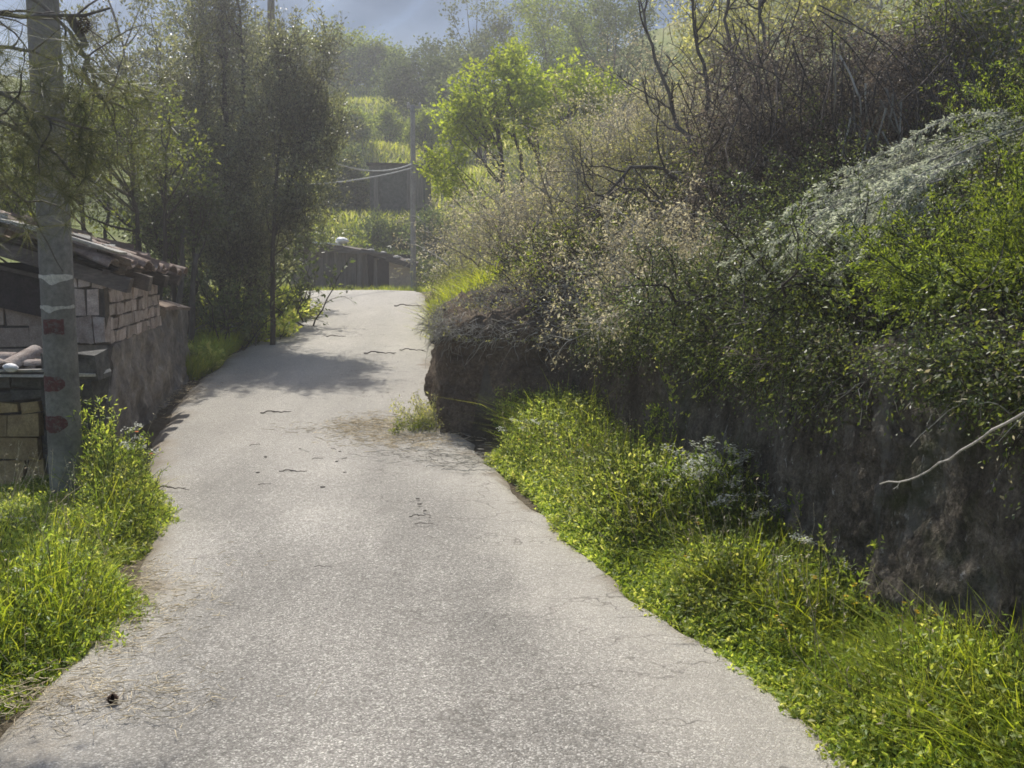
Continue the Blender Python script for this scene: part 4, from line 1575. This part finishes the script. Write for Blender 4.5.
# upper right: hedge of mixed thicket at the top of the slope
for (lab, px_, py_, Y, rr, n, lm, L, pp) in [
    ("light green thicket at the top of the slope above the silvery plants", 985, 40, 9.5, (.75, .8, .8), 120, "leaf_mid", .05, "twig_dry"),
    ("tall dull green thicket on top of the slope over the dead vines", 800, 5, 12.5, (1.7, 1.0, 1.1), 150, "leaf_drygreen", .055, "twig_dry"),
    ("dull green bramble behind the bare branches", 715, 70, 15.5, (1.0, 1.0, 1.5), 120, "leaf_drygreen", .055, "twig_dry"),
    ("pale green leafy thicket between the lime green tree and the bare tree", 640, 205, 17.0, (1.0, .9, .7), 90, "leaf_drygreen", .06, "twig_dry"),
    ("high thicket filling the skyline behind the dead vine mound", 880, -25, 14.5, (2.2, 1.2, 1.5), 150, "leaf_mid", .06, "twig_dry")]:
    c = at(px_, py_, Y)
    g = S(px_, Y)
    if g[2] > c[2] - .3: g[2] = c[2] - 1.2
    tree("thicket", lab, "thicket", [[g, (g + c) / 2, c], [g + A([.3, 0, 0]), (g + c) / 2 + A([.4, 0, 0]), c + A([.5, 0, .3])]],
         [(c, rr, n)], .3, 7, 9, L, L * .5, lm, pp, (.03, .01), (.012, .004), nl=60, twr=.004)

# dry tangled shrubs on the bank
dry = [
    ("pale grey dry shrub filling the slope behind the bare tree", 665, 16.0, 1.6, (0, 0, .5), "leaf_dry"),
    ("pale olive shrub on the slope between the lime green tree and the bare tree", 622, 17.5, 1.15, (0, 0, .4), "leaf_drygreen"),
    ("tall dry shrub under the crooked limbs of the bare tree", 700, 13.0, 1.6, (-.1, 0, .4), "leaf_dry"),
    ("grey dry tangled shrub overhanging the broken end of the bank", 622, 13.2, 1.4, (-.3, 0, .3), "leaf_dry"),
    ("brownish dry shrub leaning over the lane above the grass tuft", 540, 14.2, 1.45, (-.3, -.05, .2), "leaf_dry"),
    ("light green leafy shrub among the dry ones below the lime green tree", 565, 17.0, 1.2, (-.2, -.1, .2), "weed_l"),
    ("dry greyish bramble in the middle of the slope", 640, 12.5, 1.35, (-.3, -.3, 0), "leaf_drygreen"),
    ("dense brown bramble mass hanging above the cut face", 690, 9.6, 1.15, (-.5, -.4, -.1), "leaf_dry"),
    ("thin grey shrub on the slope at the far end of the bank", 508, 19.0, 1.15, (0, 0, .4), "leaf_drygreen"),
    ("tangled olive grey shrub high on the slope below the bare branches", 665, 14.5, 1.35, (-.2, -.2, 0), "leaf_drygreen"),
    ("olive shrub beyond the tuft where the lane crests", 492, 24.0, 1.2, (0, 0, .4), "leaf_drygreen"),
    ("dry shrub spilling over the cut face beside the dark evergreen", 720, 8.6, .75, (-.5, -.3, .1), "leaf_dry"),
]
for (lab, px_, Y, s, ln, lm) in dry:
    shrub("dry_shrub", lab, "shrub", S(px_, Y), s, 46, 9, 12, .034, .013, lm, "twig_dry", None, .0, .26, ln, .011, .5, .55, .25, .03, .32 * s, second=3)

# bare branched tree
Y = 11.0
bt = empty("bare_tree", tuple(S(745, Y)))
tag(bt, "bare leafless tree with crooked dark branches against the slope", "tree")
mb = MB()
bg = S(745, Y)
stems = [[bg, at(735, 200, Y), at(715, 140, Y), at(700, 60, Y), at(690, -20, Y)],
         [bg, at(730, 210, Y), at(690, 180, Y - .2), at(650, 165, Y - .4), at(615, 175, Y - .6), at(598, 205, Y - .6)],
         [bg, at(750, 180, Y), at(755, 110, Y), at(765, 40, Y), at(760, -30, Y)],
         [bg, at(720, 190, Y), at(680, 130, Y + .2), at(655, 60, Y + .3), at(640, 0, Y + .3)],
         [bg, at(725, 220, Y - .3), at(690, 240, Y - .5), at(660, 215, Y - .7), at(645, 190, Y - .8)],
         [bg, at(760, 170, Y), at(740, 90, Y + .4), at(725, 20, Y + .5), at(735, -40, Y + .5)]]
SP = A([poly(s, 16, .03) for s in stems])
mb.tubes(SP, taper(len(SP), .035, .01, 16), 7)
mb.build("trunk", M["bark_grey"], bt)
mb = MB()
p, tn, tq, _ = sample(SP, 9, .25, 1)
T = grow(p, spread(tn, .75), rng.uniform(.4, 1.3, len(p)) * (1.1 - .5 * tq), 9, .22, .05)
mb.tubes(T, taper(len(T), .011, .003, 9), 5)
p, tn, tq, _ = sample(T, 7, .15, 1)
T2 = grow(p, spread(tn, .7), rng.uniform(.12, .5, len(p)), 6, .22, .02)
mb.tubes(T2, taper(len(T2), .0045, .0015, 6), 4, cap=False)
mb.build("branch", M["twig_dark"], bt)

# dark mound of dead vines with hanging stems
Y = 9.3
vm = empty("dead_vine_mound", tuple(S(830, Y)))
tag(vm, "dark shaggy mound of dead vines with pale hanging stems", "thicket")
cen = at(815, 130, Y)
mb = MB()
C = np.concatenate([in_ell(230, cen, (1.0, .8, .85), .33), in_ell(90, at(915, 80, Y + .3), (.45, .6, .75), .35), in_ell(50, at(745, 170, Y), (.5, .6, .55), .35), in_ell(40, at(900, 170, Y - .2), (.7, .5, .35), .35)])
clumps(mb, C, .22, 9, 16, .03, .012, 0, 1, -.1, .004, .5)
mb.build("foliage", [M["twig_dark"], M["leaf_deaddark"]], vm)
mb = MB()
n = 80
st = at(815, 75, Y) + rng.normal(0, 1, (n, 3)) * A([.55, .35, .22]) + A([0, -.55, 0])
P = grow(st, rng.normal(0, .35, (n, 3)) + A([0, -.35, -.9]), rng.uniform(.5, 1.25, n), 8, .14, -.12)
mb.tubes(P, taper(n, .006, .003, 8), 5)
mb.build("hanging_stem", M["twig_dark"], vm)
mb = MB()
st = at(835, 110, Y) + rng.normal(0, 1, (16, 3)) * A([.2, .12, .17]) + A([0, -.7, 0])
P = grow(st, rng.normal(0, .28, (16, 3)) + A([-.05, -.15, -1.0]), rng.uniform(.25, .5, 16), 6, .08, -.1)
mb.tubes(P, taper(16, .009, .006, 6), 5)
mb.build("pale_stem", M["twig_dry"], vm)

# pale feathery plant: long arching fronds combed down the slope
def feather(name, label, pts, nf, spreadv, lm, L, W, tl=.13, ns=46):
    root = empty(name, tuple(pts[0] - A([0, 0, .4])))
    tag(root, label, "plant")
    axis = poly(pts, 20, .0)
    fr = []
    for k in range(nf):
        a, b = rng.uniform(0, 9), rng.uniform(11, 19)
        tt_ = np.linspace(a, b, 14)
        P = np.stack([np.interp(tt_, np.arange(20), axis[:, q]) for q in range(3)], -1)
        off = rng.normal(0, 1, 3) * A(spreadv)
        u_ = np.linspace(0, 1, 14)[:, None]
        P = P + off * (.5 + u_ * .8) + A([0, 0, 1.0]) * (.03 * np.sin(u_ * math.pi)) - A([0, 0, .12]) * u_ ** 3
        fr.append(P)
    FR = A(fr)
    mb = MB()
    mb.tubes(FR, taper(nf, .006, .002, 14), 5)
    p, tn, tq, _ = sample(FR, ns, .08, 1)
    d = spread(tn, .75) * A([1, 1, .6]) + A([0, 0, -.15])
    T = grow(p, d, tl * rng.uniform(.4, 1.1, len(p)) * (1.1 - .5 * tq), 4, .16, -.08)
    mb.tubes(T, taper(len(T), .0016, .0008, 4), 3, cap=False)
    mb.build("stem", M["twig_dry"], root)
    fb = MB()
    leafy(fb, T, 13, L, W, 0, jit=.005, droop=.15, flat=.5, ang=.7)
    leafy(fb, FR, 30, L, W, 0, jit=.01, droop=.1, flat=.5, ang=.7)
    fb.build("foliage", M[lm], root)
    return root


feather("silvery_plant", "silvery white sunlit feathery sprays sweeping down the slope below the dead vines",
        [at(1070, 112, 6.5), at(1010, 136, 6.45), at(930, 166, 6.4), at(860, 192, 6.35), at(800, 216, 6.35), at(748, 246, 6.4)], 30, (.05, .15, .075), "leaf_silver", .026, .009)
feather("silvery_plant", "second silvery streak of foliage reaching down to a pale tip beside the dark evergreen",
        [at(985, 160, 6.0), at(930, 185, 5.95), at(890, 208, 5.9), at(860, 234, 5.9), at(838, 266, 5.9)], 12, (.04, .10, .06), "leaf_silver", .022, .0075)
# dark evergreen hanging below it, greener at left
for (lab, px_, Y, s, lm, ln) in [
    ("dark green evergreen shrub hanging over the cut face", 830, 7.1, .95, "leaf_dark", (-.55, -.5, -.25)),
    ("mid green shrub hanging beside the dark evergreen over the sapling", 770, 7.6, .8, "leaf_dark", (-.6, -.5, -.2)),
    ("dark shrub in deep shade under the yellow green broom", 930, 6.3, .85, "leaf_dark", (-.5, -.5, -.3)),
    ("dull green shrub behind the silvery plants", 880, 8.2, .9, "leaf_dark", (-.4, -.4, 0))]:
    shrub("evergreen_shrub", lab, "shrub", S(px_, Y), s, 48, 12, 27, .024, .011, lm, "twig_dark", None, -.05, .2, ln, .009, .55, .4, .3, .02, .35)

# yellow-green broom at the right edge: arching whips
for (lab, px_, Y, s, nst, ln) in [
    ("yellow-green broom bush with arching whips leaning over the cut face", 1022, 5.0, .74, 64, (-.5, -.1, .1)),
    ("broom bush glowing yellow on the slope above the whip-like one", 1085, 6.2, .95, 46, (-.3, -.2, .4))]:
    shrub("broom_bush", lab, "bush", S(px_, Y), s, nst, 12, 26, .019, .0075, "leaf_broom", "stem_green", None, -.02, .16, ln, .006, .42, .4, .1, .008, .2, ang=.6)
# low lit shoots along the right edge beneath the broom
shrub("green_shoots", "upright yellow-green shoots growing on the cut face beside the white stick", "plant", A([2.12, 4.75, .95]), .45, 16, 6, 10, .03, .012, "leaf_broom", "stem_green", None, .1, .15, (-.4, -.2, .1), .004, .4, .5, .1, .008, .08)
# small leafy plant growing in front of the shaded face
shrub("leafy_sapling", "light green sapling with small leaves standing against the shaded bank", "plant", A([at(705, 400, 8.0)[0], 8.0, .1]), 1.15, 9, 8, 9, .045, .024, "weed_l", "stem_green", None, .2, .12, (0, -.1, .6), .006, .3, .9, .05, .012, .07)
shrub("leafy_sapling", "tall thin seeding weed standing in front of the shaded bank", "plant", A([at(655, 430, 8.4)[0], 8.4, .05]), .72, 7, 8, 7, .035, .012, "weed", "stem_green", None, .2, .12, (0, 0, .8), .004, .25, 1.0, .05, .01, .07)


def stick(name, label, pts, r0, r1, mat, cat="branch", K=18, wob=.008, twigs=0, tl=.2, group=None):
    P = poly(pts, K, wob)[None]
    m = MB()
    m.tubes(P, taper(1, r0, r1, K), 7)
    if twigs:
        p, tn, tq, _ = sample(P, twigs, .2, 1)
        T = grow(p, spread(tn, .6), rng.uniform(.3, 1, twigs) * tl, 6, .18, -.02)
        m.tubes(T, taper(twigs, r1 * .9, r1 * .3, 6), 4)
        p, tn, tq, _ = sample(T, 3, .2, 1)
        T = grow(p, spread(tn, .6), rng.uniform(.2, .6, len(p)) * tl, 4, .18, -.02)
        m.tubes(T, taper(len(p), r1 * .5, r1 * .2, 4), 3)
    return tag(m.build(name, mat), label, cat, group)


stick("white_stick", "long bare white stick leaning out of the cut bank",
      [at(1080, 382, 3.3), at(1024, 413, 3.5), at(985, 436, 3.75), at(945, 462, 4.0), at(905, 483, 4.25), at(880, 484, 4.45)], .0062, .003, M["twig_pale"], wob=.0035, twigs=3, tl=.05)
stick("pale_branch", "pale bare branch curving under the yellow-green broom",
      [at(1020, 300, 5.6), at(985, 340, 5.5), at(950, 368, 5.4), at(915, 388, 5.35), at(893, 393, 5.35)], .009, .004, M["twig_pale"], twigs=6, tl=.25)
stick("pale_branch", "long pale branch lying level across the silvery plants",
      [at(1060, 190, 6.3), at(1010, 203, 6.25), at(960, 207, 6.2), at(890, 214, 6.2)], .011, .005, M["twig_pale"])
stick("pale_branch", "pale branch slanting up along the top of the silvery plants",
      [at(1060, 110, 7.0), at(1010, 135, 6.95), at(960, 152, 6.9), at(900, 172, 6.9), at(855, 190, 6.85)], .014, .006, M["twig_pale"])
stick("pale_branch", "thin pale branch below the curved one under the broom",
      [at(1000, 330, 5.4), at(960, 352, 5.35), at(930, 375, 5.3), at(900, 390, 5.3)], .006, .003, M["twig_pale"], twigs=5, tl=.2)
bd = stick("dead_branch", "reddish brown dead branch hanging on the cut face below the evergreen",
           [at(830, 345, 6.5), at(800, 355, 6.45), at(770, 360, 6.4), at(742, 355, 6.4)], .006, .003, M["brick_pink"], twigs=26, tl=.22)
stick("dead_branch", "grey dead branch above the reddish one on the cut face",
      [at(825, 322, 6.6), at(790, 324, 6.5), at(760, 320, 6.5), at(738, 323, 6.5)], .006, .003, M["twig_dry"], twigs=10, tl=.2)

# dead grass, clods and stems on the bare ledge
N = 5200
yb = rng.uniform(10.4, 15.5, N)
db = .05 + rng.random(N) * 1.15
x = bx(yb) + db
st = np.stack([x, yb, slope(x, yb) - .04], -1)
P = grow(st, rng.normal(0, .75, (N, 3)) + A([-.25, -.15, .45]), rng.uniform(.08, .38, N) * sstep(fbm(st * 1.7, 3), -.9, .5), 5, .25, -.08)
mb = MB()
mb.tubes(P, taper(N, .0042, .0015, 5), 3, 0, cap=False)
sel = rng.random(N) < .5
leafy(mb, P[sel], 4, .03, .012, 1, jit=.01)
tag(mb.build("dry_grass", [M["twig_dry"], M["leaf_drygreen"]]), "dead grass and dry stems matted over the ledge of the broken bank", "grass", kind="stuff")
# dry stalks standing among the verge plants
mb = MB()
N = 420
yb = np.concatenate([rng.uniform(3.5, 10, 260), rng.uniform(4, 9, 160)])
x = np.concatenate([xr(yb[:260]) + .15 + rng.random(260) * (bx(yb[:260]) - xr(yb[:260]) - .1), xl(yb[260:]) - .1 - rng.random(160) * 1.1])
st = np.stack([x, yb, gz(x, yb)], -1)
P = grow(st, rng.normal(0, .3, (N, 3)) + A([0, 0, 1.0]), rng.uniform(.25, .62, N), 6, .1, 0)
mb.tubes(P, taper(N, .0024, .001, 6), 3, 0, cap=False)
leafy(mb, P, 5, .022, .007, 0, t0=.6, jit=.005)
tag(mb.build("dry_stalks", [M["straw"]]), "thin straw coloured stalks standing among the green verge plants", "weeds", kind="stuff")

# exposed root clods on the ledge
rc = empty("root_clump", tuple(at(530, 325, 11.6)))
tag(rc, "dark clump of earth and upturned roots on the ledge of the broken bank", "roots")
mb = MB()
import bmesh
bm = bmesh.new()
bmesh.ops.create_icosphere(bm, subdivisions=3, radius=1.0)
V0 = A([v.co[:] for v in bm.verts]); F0 = A([[v.index for v in f.verts] for f in bm.faces])
bm.free()
for k, (px_, py_, s) in enumerate([(515, 300, .2), (545, 295, .17), (508, 325, .17), (565, 312, .18), (535, 318, .2), (475, 333, .1), (490, 330, .12), (450, 337, .08), (437, 341, .06), (463, 340, .06), (540, 335, .09), (575, 335, .11), (505, 338, .08), (525, 300, .12), (560, 300, .12)]):
    v = V0 * (1 + .5 * fbm(V0 * 1.4 + 5 * k, 4))[:, None] * A([s * 1.2, s, s * .75]) + at(px_, py_, 11.5)
    mb.add(v, F0, 0, np.full(len(v), .5))
mb.build("earth_clod", M["clod"], rc)
mb = MB()
st = np.concatenate([at(px_, py_, 11.4) + rng.normal(0, .1, (14, 3)) for px_, py_ in [(515, 300), (550, 300), (520, 325), (575, 330), (600, 330)]])
P = grow(st, rng.normal(0, .6, (len(st), 3)) + A([-.2, -.6, -.1]), rng.uniform(.25, .8, len(st)), 8, .25, -.1)
mb.tubes(P, taper(len(st), .011, .003, 8), 5)
mb.build("root", M["twig_dark"], rc)

# dry weeds at the left end of the broken bank
for (lab, px_, py_, Y, s, lm) in [("brown-green dry weed clump clinging to the end of the broken bank", 436, 425, 11.0, .36, "leaf_drygreen"),
                                  ("dry wiry weed growing at the lane edge before the broken bank", 424, 412, 11.4, .34, "leaf_drygreen"),
                                  ("small green weed at the base of the broken bank", 418, 432, 10.9, .2, "leaf_mid")]:
    g = at(px_, py_, Y); g[2] = float(zr(Y)) - .03
    shrub("dry_weed", lab, "plant", g, s, 24, 6, 6, .035, .013, lm, "twig_dry", None, .05, .2, (0, -.15, .2), .005, .5, .4, .1, .02, .12)
# bright tuft beside the lane beyond
rt = empty("grass_tuft", (-1.55, 19.5, .6))
tag(rt, "bright yellow-green grass tuft glowing at the lane edge beyond the bank", "grass tuft")
mb = MB()
n = 5200
y = rng.uniform(16.2, 22.0, n)
x = xr(y) + .02 + rng.random(n) * .9
z = np.where(x > bx(y) + .2, slope(x, y), zr(y)) - .02
blades(mb, x, y, z, rng.uniform(.25, .62, n), rng.uniform(.008, .016, n), .8)
mb.build("blade", M["grass_y"], rt)

# ------------------------------------------------------------------ individual weeds on the verges
def weed_proto(kind):
    root = empty("flowering_weed")
    mb = MB()
    h = {"umbel": .5, "spire": .62, "yellow": .4, "poppy": .5}[kind]
    ns = {"umbel": 7, "spire": 3, "yellow": 6, "poppy": 4}[kind]
    Sx = grow(rng.normal(0, .03, (ns, 3)) * A([1, 1, 0]), rng.normal(0, .22, (ns, 3)) + A([0, 0, 1]), h * rng.uniform(.75, 1.05, ns), 8, .08, .06)
    mb.tubes(Sx, taper(ns, .004, .0018, 8), 5)
    p, tn, tq, _ = sample(Sx, 6, .3, .95)
    T = grow(p, spread(tn, .6), rng.uniform(.05, .16, len(p)) * h * 2, 4, .12, .12)
    mb.tubes(T, taper(len(T), .0022, .001, 4), 4)
    mb.build("stem", M["stem_green"], root)
    lb = MB()
    leafy(lb, Sx, 16, .06, .02, 0, t0=.05, t1=.75, jit=.008, droop=.1)
    leafy(lb, T, 4, .035, .012, 0, jit=.006)
    lb.build("foliage", M["weed"], root)
    fb = MB()
    tips = np.concatenate([T[:, -1], Sx[:, -1]])
    if kind == "umbel":
        for c in tips[rng.permutation(len(tips))[:9]]:
            k = 28
            q = c + rng.normal(0, .021, (k, 3)) * A([1, 1, .35])
            fb = MB()
            fb.leaves(q, unit(rng.normal(0, 1, (k, 3)) * A([1, 1, .2])), np.tile(A([0, 0, 1.0]), (k, 1)), .016, .014)
            fb.build("flower_head", M["petal_w"], root)
        return root
    elif kind == "spire":
        for k in range(len(Sx)):
            fb = MB()
            p, tn, tq, _ = sample(Sx[k:k + 1], 26, .6, 1)
            fb.leaves(p, spread(tn, .9), rdir(len(p)), .02, .012)
            fb.build("seed_head", M["weed_l"], root)
        return root
    else:
        for c in tips[rng.permutation(len(tips))[:(7 if kind == "yellow" else 3)]]:
            fb = MB()
            k = 9
            a = np.arange(k) * 2 * np.pi / k
            fb.leaves(np.tile(c, (k, 1)), np.stack([np.cos(a), np.sin(a), a * 0 + .25], -1), np.tile(A([0, 0, 1.0]), (k, 1)), .017, .011)
            fb.build("flower_head", M["petal_y"] if kind == "yellow" else M["petal_r"], root)
        return root
    return root


def set_weeds(kind, label, group, spots):
    pr = weed_proto(kind)
    tag(pr, label, "weed", group)
    for i, (x, y, s) in enumerate(spots):
        o = pr if i == 0 else copy_tree(pr)
        o.location = (x, y, float(gz(x, y)) - .02)
        o.rotation_euler = (rng.normal(0, .06), rng.normal(0, .06), rng.uniform(0, 6.28))
        o.scale = (s, s, s)


def px_spots(lst, jit=.0):
    out = []
    for px_, Y, s in lst:
        out.append((at(px_, 500, Y)[0], Y, s))
    return out


set_weeds("umbel", "white-flowered weed in the sunlit grass under the earth bank", "white-flowered weeds under the earth bank",
          px_spots([(700, 6.9, 1.1), (725, 6.8, 1.15), (742, 6.7, 1.05), (712, 6.6, 1.0), (690, 7.1, 1.05), (755, 6.5, .95), (735, 7.1, 1.15), (680, 6.8, .9), (718, 7.3, 1.1),
                    (545, 9.3, .9), (520, 9.6, .8), (575, 9.4, .9), (708, 6.75, 1.35), (730, 6.95, 1.3), (748, 6.85, 1.25), (695, 6.85, 1.3), (720, 6.5, 1.25), (738, 6.45, 1.0), (765, 6.6, 1.0), (703, 7.2, 1.2), (800, 5.7, .8), (850, 5.2, .75), (770, 6.1, .9), (660, 7.4, .9), (640, 7.9, .8)]))
set_weeds("spire", "tall seeding weed spike above the grass under the earth bank", "seeding weed spikes under the earth bank",
          px_spots([(655, 8.2, 1.1), (668, 8.0, 1.2), (640, 8.4, 1.1), (760, 6.6, 1.0), (795, 6.2, 1.0), (870, 5.35, .95), (905, 5.1, .95), (935, 4.9, .9), (830, 5.0, 1.0), (845, 5.1, .85), (600, 9.0, .95)]))
set_weeds("yellow", "yellow-flowered weed in the grass under the earth bank", "yellow-flowered weeds under the earth bank",
          px_spots([(530, 9.0, .8), (560, 8.4, .8), (640, 6.9, .8), (700, 5.7, .7), (815, 5.0, .8), (870, 4.8, .85), (930, 4.6, .8), (585, 8.6, .8), (660, 7.2, .9), (750, 5.6, .75), (690, 6.2, .8), (845, 4.8, .8), (790, 4.7, .6), (900, 4.6, .8), (620, 7.8, .85), (960, 4.4, .85)]))
set_weeds("spire", "tall leafy weed spike growing round the foot of the pole", "weed spikes around the pole",
          px_spots([(106, 7.6, 1.25), (112, 7.9, 1.2), (92, 7.7, 1.2), (85, 8.1, 1.1), (120, 7.4, 1.0), (100, 8.2, 1.25), (84, 7.4, .7), (135, 7.2, .9), (22, 7.0, .5), (90, 6.8, .7), (128, 7.8, 1.0)]))
set_weeds("poppy", "weed with small orange-red flowers beside the pole", "red-flowered weeds by the pole", px_spots([(118, 8.0, 1.2), (125, 8.2, 1.1)]))
set_weeds("umbel", "white-flowered weed on the verge in front of the pole", "white-flowered weeds by the pole",
          px_spots([(20, 5.6, .7), (60, 5.9, .65), (10, 5.2, .7), (65, 5.2, .5), (128, 8.4, 1.15), (5, 6.1, .8)]))

# ------------------------------------------------------------------ litter on the lane
def litter(name, label, cat, group, spots, make):
    pr = make()
    tag(pr, label, cat, group)
    for i, (px_, py_, s, a) in enumerate(spots):
        o = pr if i == 0 else copy_tree(pr)
        g = gp(px_, py_)
        o.location = (g[0], g[1], g[2] + .03)
        o.rotation_euler = (0, 0, a)
        o.scale = (s, s, s)


def mk_twig(mat="twig_dark", L=.3, side=3, r=.007):
    def f():
        m = MB()
        P = poly([(-L / 2, 0, 0), (-L * .15, .02, .008), (L * .2, -.012, .004), (L / 2, .015, 0)], 10, .004)[None]
        m.tubes(P, taper(1, r, r * .5, 10), 6)
        p, tn, tq, _ = sample(P, side, .3, .9)
        T = grow(p, spread(tn, .7) * A([1, 1, .2]), rng.uniform(.2, .45, side) * L, 5, .1, 0)
        m.tubes(T, taper(side, r * .5, r * .25, 5), 4)
        return m.build("twig", M[mat])
    return f


litter("twig", "short dark twig lying on the asphalt in the middle of the lane", "twig", "dark twigs on the lane",
       [(293, 475, .75, .0), (336, 338, 1.1, .1), (380, 355, 1.6, .05), (276, 415, 1.1, .3), (412, 352, 1.3, -.1), (408, 307, 2.0, .2), (170, 492, .8, -.1), (255, 448, .4, .8), (318, 462, .35, .4), (345, 462, .3, 1.2), (265, 488, .35, .5), (334, 452, .3, 2.2), (420, 520, .5, .4), (424, 528, .4, .1), (322, 572, .3, .1)], mk_twig(side=2))
litter("twig", "dry twig in the scatter of debris at the foot of the broken bank", "twig", "debris twigs by the broken bank",
       [(442, 470, .8, .05), (425, 464, .6, .5), (455, 474, .7, -.2), (408, 452, .8, .9), (400, 458, .5, 2.0), (430, 454, .8, .4), (447, 458, .7, 2.7), (465, 462, .8, .7), (482, 474, .7, .1), (418, 444, .7, 1.2), (392, 441, .6, .2),
        (440, 446, .7, 2.4), (474, 456, .6, 1.7), (412, 461, .4, 2.6)], mk_twig("twig_dry", .34, 4, .006))
litter("bark_chip", "dark bark chip lying on the lane", "bark chip", "dark chips on the lane",
       [(323, 491, 1, .2), (266, 460, .9, 1.2), (258, 476, .8, .3), (337, 465, .8, .8), (340, 455, .7, 0), (345, 476, .8, .3), (420, 508, .9, .2), (425, 515, .8, .7), (418, 503, .8, .1), (300, 452, .6, .2), (430, 522, .6, 2)],
       lambda: rock("bark_chip", (0, 0, .0), (.02, .012, .006), M["bark_grey"], 3, 2, .4))
g = gp(113, 706)
m = MB()
for k in range(9):
    zc = k / 8
    rad = .02 * math.sin(math.pi * (.15 + .8 * zc))
    for j in range(8):
        a = j * math.pi / 4 + k * .39
        m.leaves(A([[.4 * rad * math.cos(a), .4 * rad * math.sin(a), .04 * zc]]), A([[math.cos(a), math.sin(a), .4]]), A([[0, 0, 1.0]]), rad * .9 + .004, .016)
    m.tubes(A([[[0, 0, 0], [0, 0, .02], [0, 0, .042]]]), A([[.012, .015, .004]]), 8)
o = m.build("pine_cone", M["cone"])
o.location = (g[0], g[1], g[2] + .004)
tag(o, "small dark pine cone lying alone on the lane near the weeds", "pine cone")
# dry straw and needles spilt on the asphalt
def straw(name, label, spots, L=.12, mat="straw"):
    m = MB()
    for (px_, py_, sx, sy, n) in spots:
        g = gp(px_, py_)
        st = g + rng.normal(0, 1, (n, 3)) * A([sx, sy, 0])
        st[:, 2] = zr(st[:, 1]) + .024 + rng.random(n) * .012
        d = rng.normal(0, 1, (n, 3)); d[:, 2] *= .04
        P = grow(st, d, rng.uniform(.3, 1, n) * L, 4, .12, 0)
        P[..., 2] = np.maximum(P[..., 2], zr(P[..., 1]) + .02)
        m.tubes(P, taper(n, .0022, .001, 4), 3, cap=False)
    tag(m.build(name, M[mat]), label, "litter", kind="stuff")


straw("straw_litter", "pale dry straw spilt on the lane before the broken bank", [(372, 427, .25, .3, 620), (405, 442, .35, .25, 620), (350, 432, .3, .2, 150)], .15)
straw("twig_litter", "fine dark twig litter at the foot of the broken bank", [(440, 458, .4, .16, 200), (425, 440, .2, .2, 90), (470, 466, .2, .12, 90)], .16, "twig_dry")
straw("needle_litter", "brown pine needles along the edge of the lane", [(150, 625, .12, .5, 380), (75, 705, .28, .15, 420), (140, 585, .08, .25, 160), (165, 400, .15, .8, 300)], .09, "straw")

# pieces that belong to a part hang under that part
def nest(root, part, kids):
    kid = lambda o: o.name.split(".")[0]
    host = [c for c in root.children if kid(c) == part]
    if host:
        for c in [c for c in root.children if kid(c) in kids]:
            c.parent = host[0]
            c.matrix_parent_inverse = inv_world(host[0])


nest(shed, "roof_deck", ("rafter", "batten", "roof_tiles", "verge_slab", "rubble"))
nest(shed, "metal_sheet", ("sheet_batten",))
nest(shed, "side_wall", ("wall_cap",))
nest(os_, "roof", ("roof_sheet",))
nest(os_, "doorway_shade", ("door_post",))
nest(bl, "wall", ("door_frame", "corner_pier"))
for o in [o for o in bpy.data.objects if o.name.startswith("utility_pole")]:
    nest(o, "crossarm", ("insulator",))

# ------------------------------------------------------------------ haze, light, sky
def haze_glare(c, size, density, g, col):
    m = MB()
    m.box(c, size)
    o = m.build("haze_glare", [])
    mt = bpy.data.materials.new("haze_glare")
    mt.use_nodes = True
    nt = mt.node_tree
    nt.nodes.clear()
    o_ = nt.nodes.new("ShaderNodeOutputMaterial")
    v = nt.nodes.new("ShaderNodeVolumeScatter")
    v.inputs["Color"].default_value = (*col, 1)
    v.inputs["Density"].default_value = density
    v.inputs["Anisotropy"].default_value = g
    nt.links.new(v.outputs[0], o_.inputs["Volume"])
    o.data.materials.append(mt)
    tag(o, kind="structure")


haze_glare([0, 16, 3.5], [60, 36.3, 15], .0041, .72, (.98, .98, 1))  # added near layer, imitates lens glare over the lane
haze_glare([0, 337.3, 8], [900, 606, 50], .0007, .66, (.84, .92, 1))

haze_glare([0, 390, 8], [880, 480, 49], .007, .5, (.82, .92, 1))

SUN_EL, SUN_AZ = R(51), R(-15)      # azimuth from +Y, negative to the left
sd = Vector((math.sin(SUN_AZ) * math.cos(SUN_EL), math.cos(SUN_AZ) * math.cos(SUN_EL), math.sin(SUN_EL)))
sl = bpy.data.lights.new("sun", "SUN")
sl.energy = 5.0
sl.angle = R(.53)
sl.color = (1, .955, .87)
so = bpy.data.objects.new("sun", sl)
COL.objects.link(so)
so.rotation_euler = sd.to_track_quat("Z", "Y").to_euler()
so.location = (0, 0, 30)
w = bpy.data.worlds.new("World")
scene.world = w
w.use_nodes = True
wt = w.node_tree
bg_ = wt.nodes["Background"]
sk = wt.nodes.new("ShaderNodeTexSky")
sk.sky_type = "NISHITA"
sk.sun_disc = False
sk.sun_elevation = SUN_EL
sk.sun_rotation = SUN_AZ
sk.altitude = 200
sk.air_density = 1.0
sk.dust_density = 2.5
wt.links.new(sk.outputs[0], bg_.inputs["Color"])
bg_.inputs["Strength"].default_value = 0.15

scene.view_settings.view_transform = "Standard"
scene.view_settings.look = "None"
scene.view_settings.exposure = 0
cy = scene.cycles
cy.use_denoising = True
cy.use_adaptive_sampling = True
cy.adaptive_threshold = 0.03
cy.adaptive_min_samples = 20
cy.max_bounces = 6
cy.diffuse_bounces = 4
cy.glossy_bounces = 1
cy.transmission_bounces = 4
cy.transparent_max_bounces = 8
cy.volume_bounces = 0
cy.sample_clamp_indirect = 6
cy.caustics_reflective = False
cy.caustics_refractive = False
cy.filter_width = 1.7
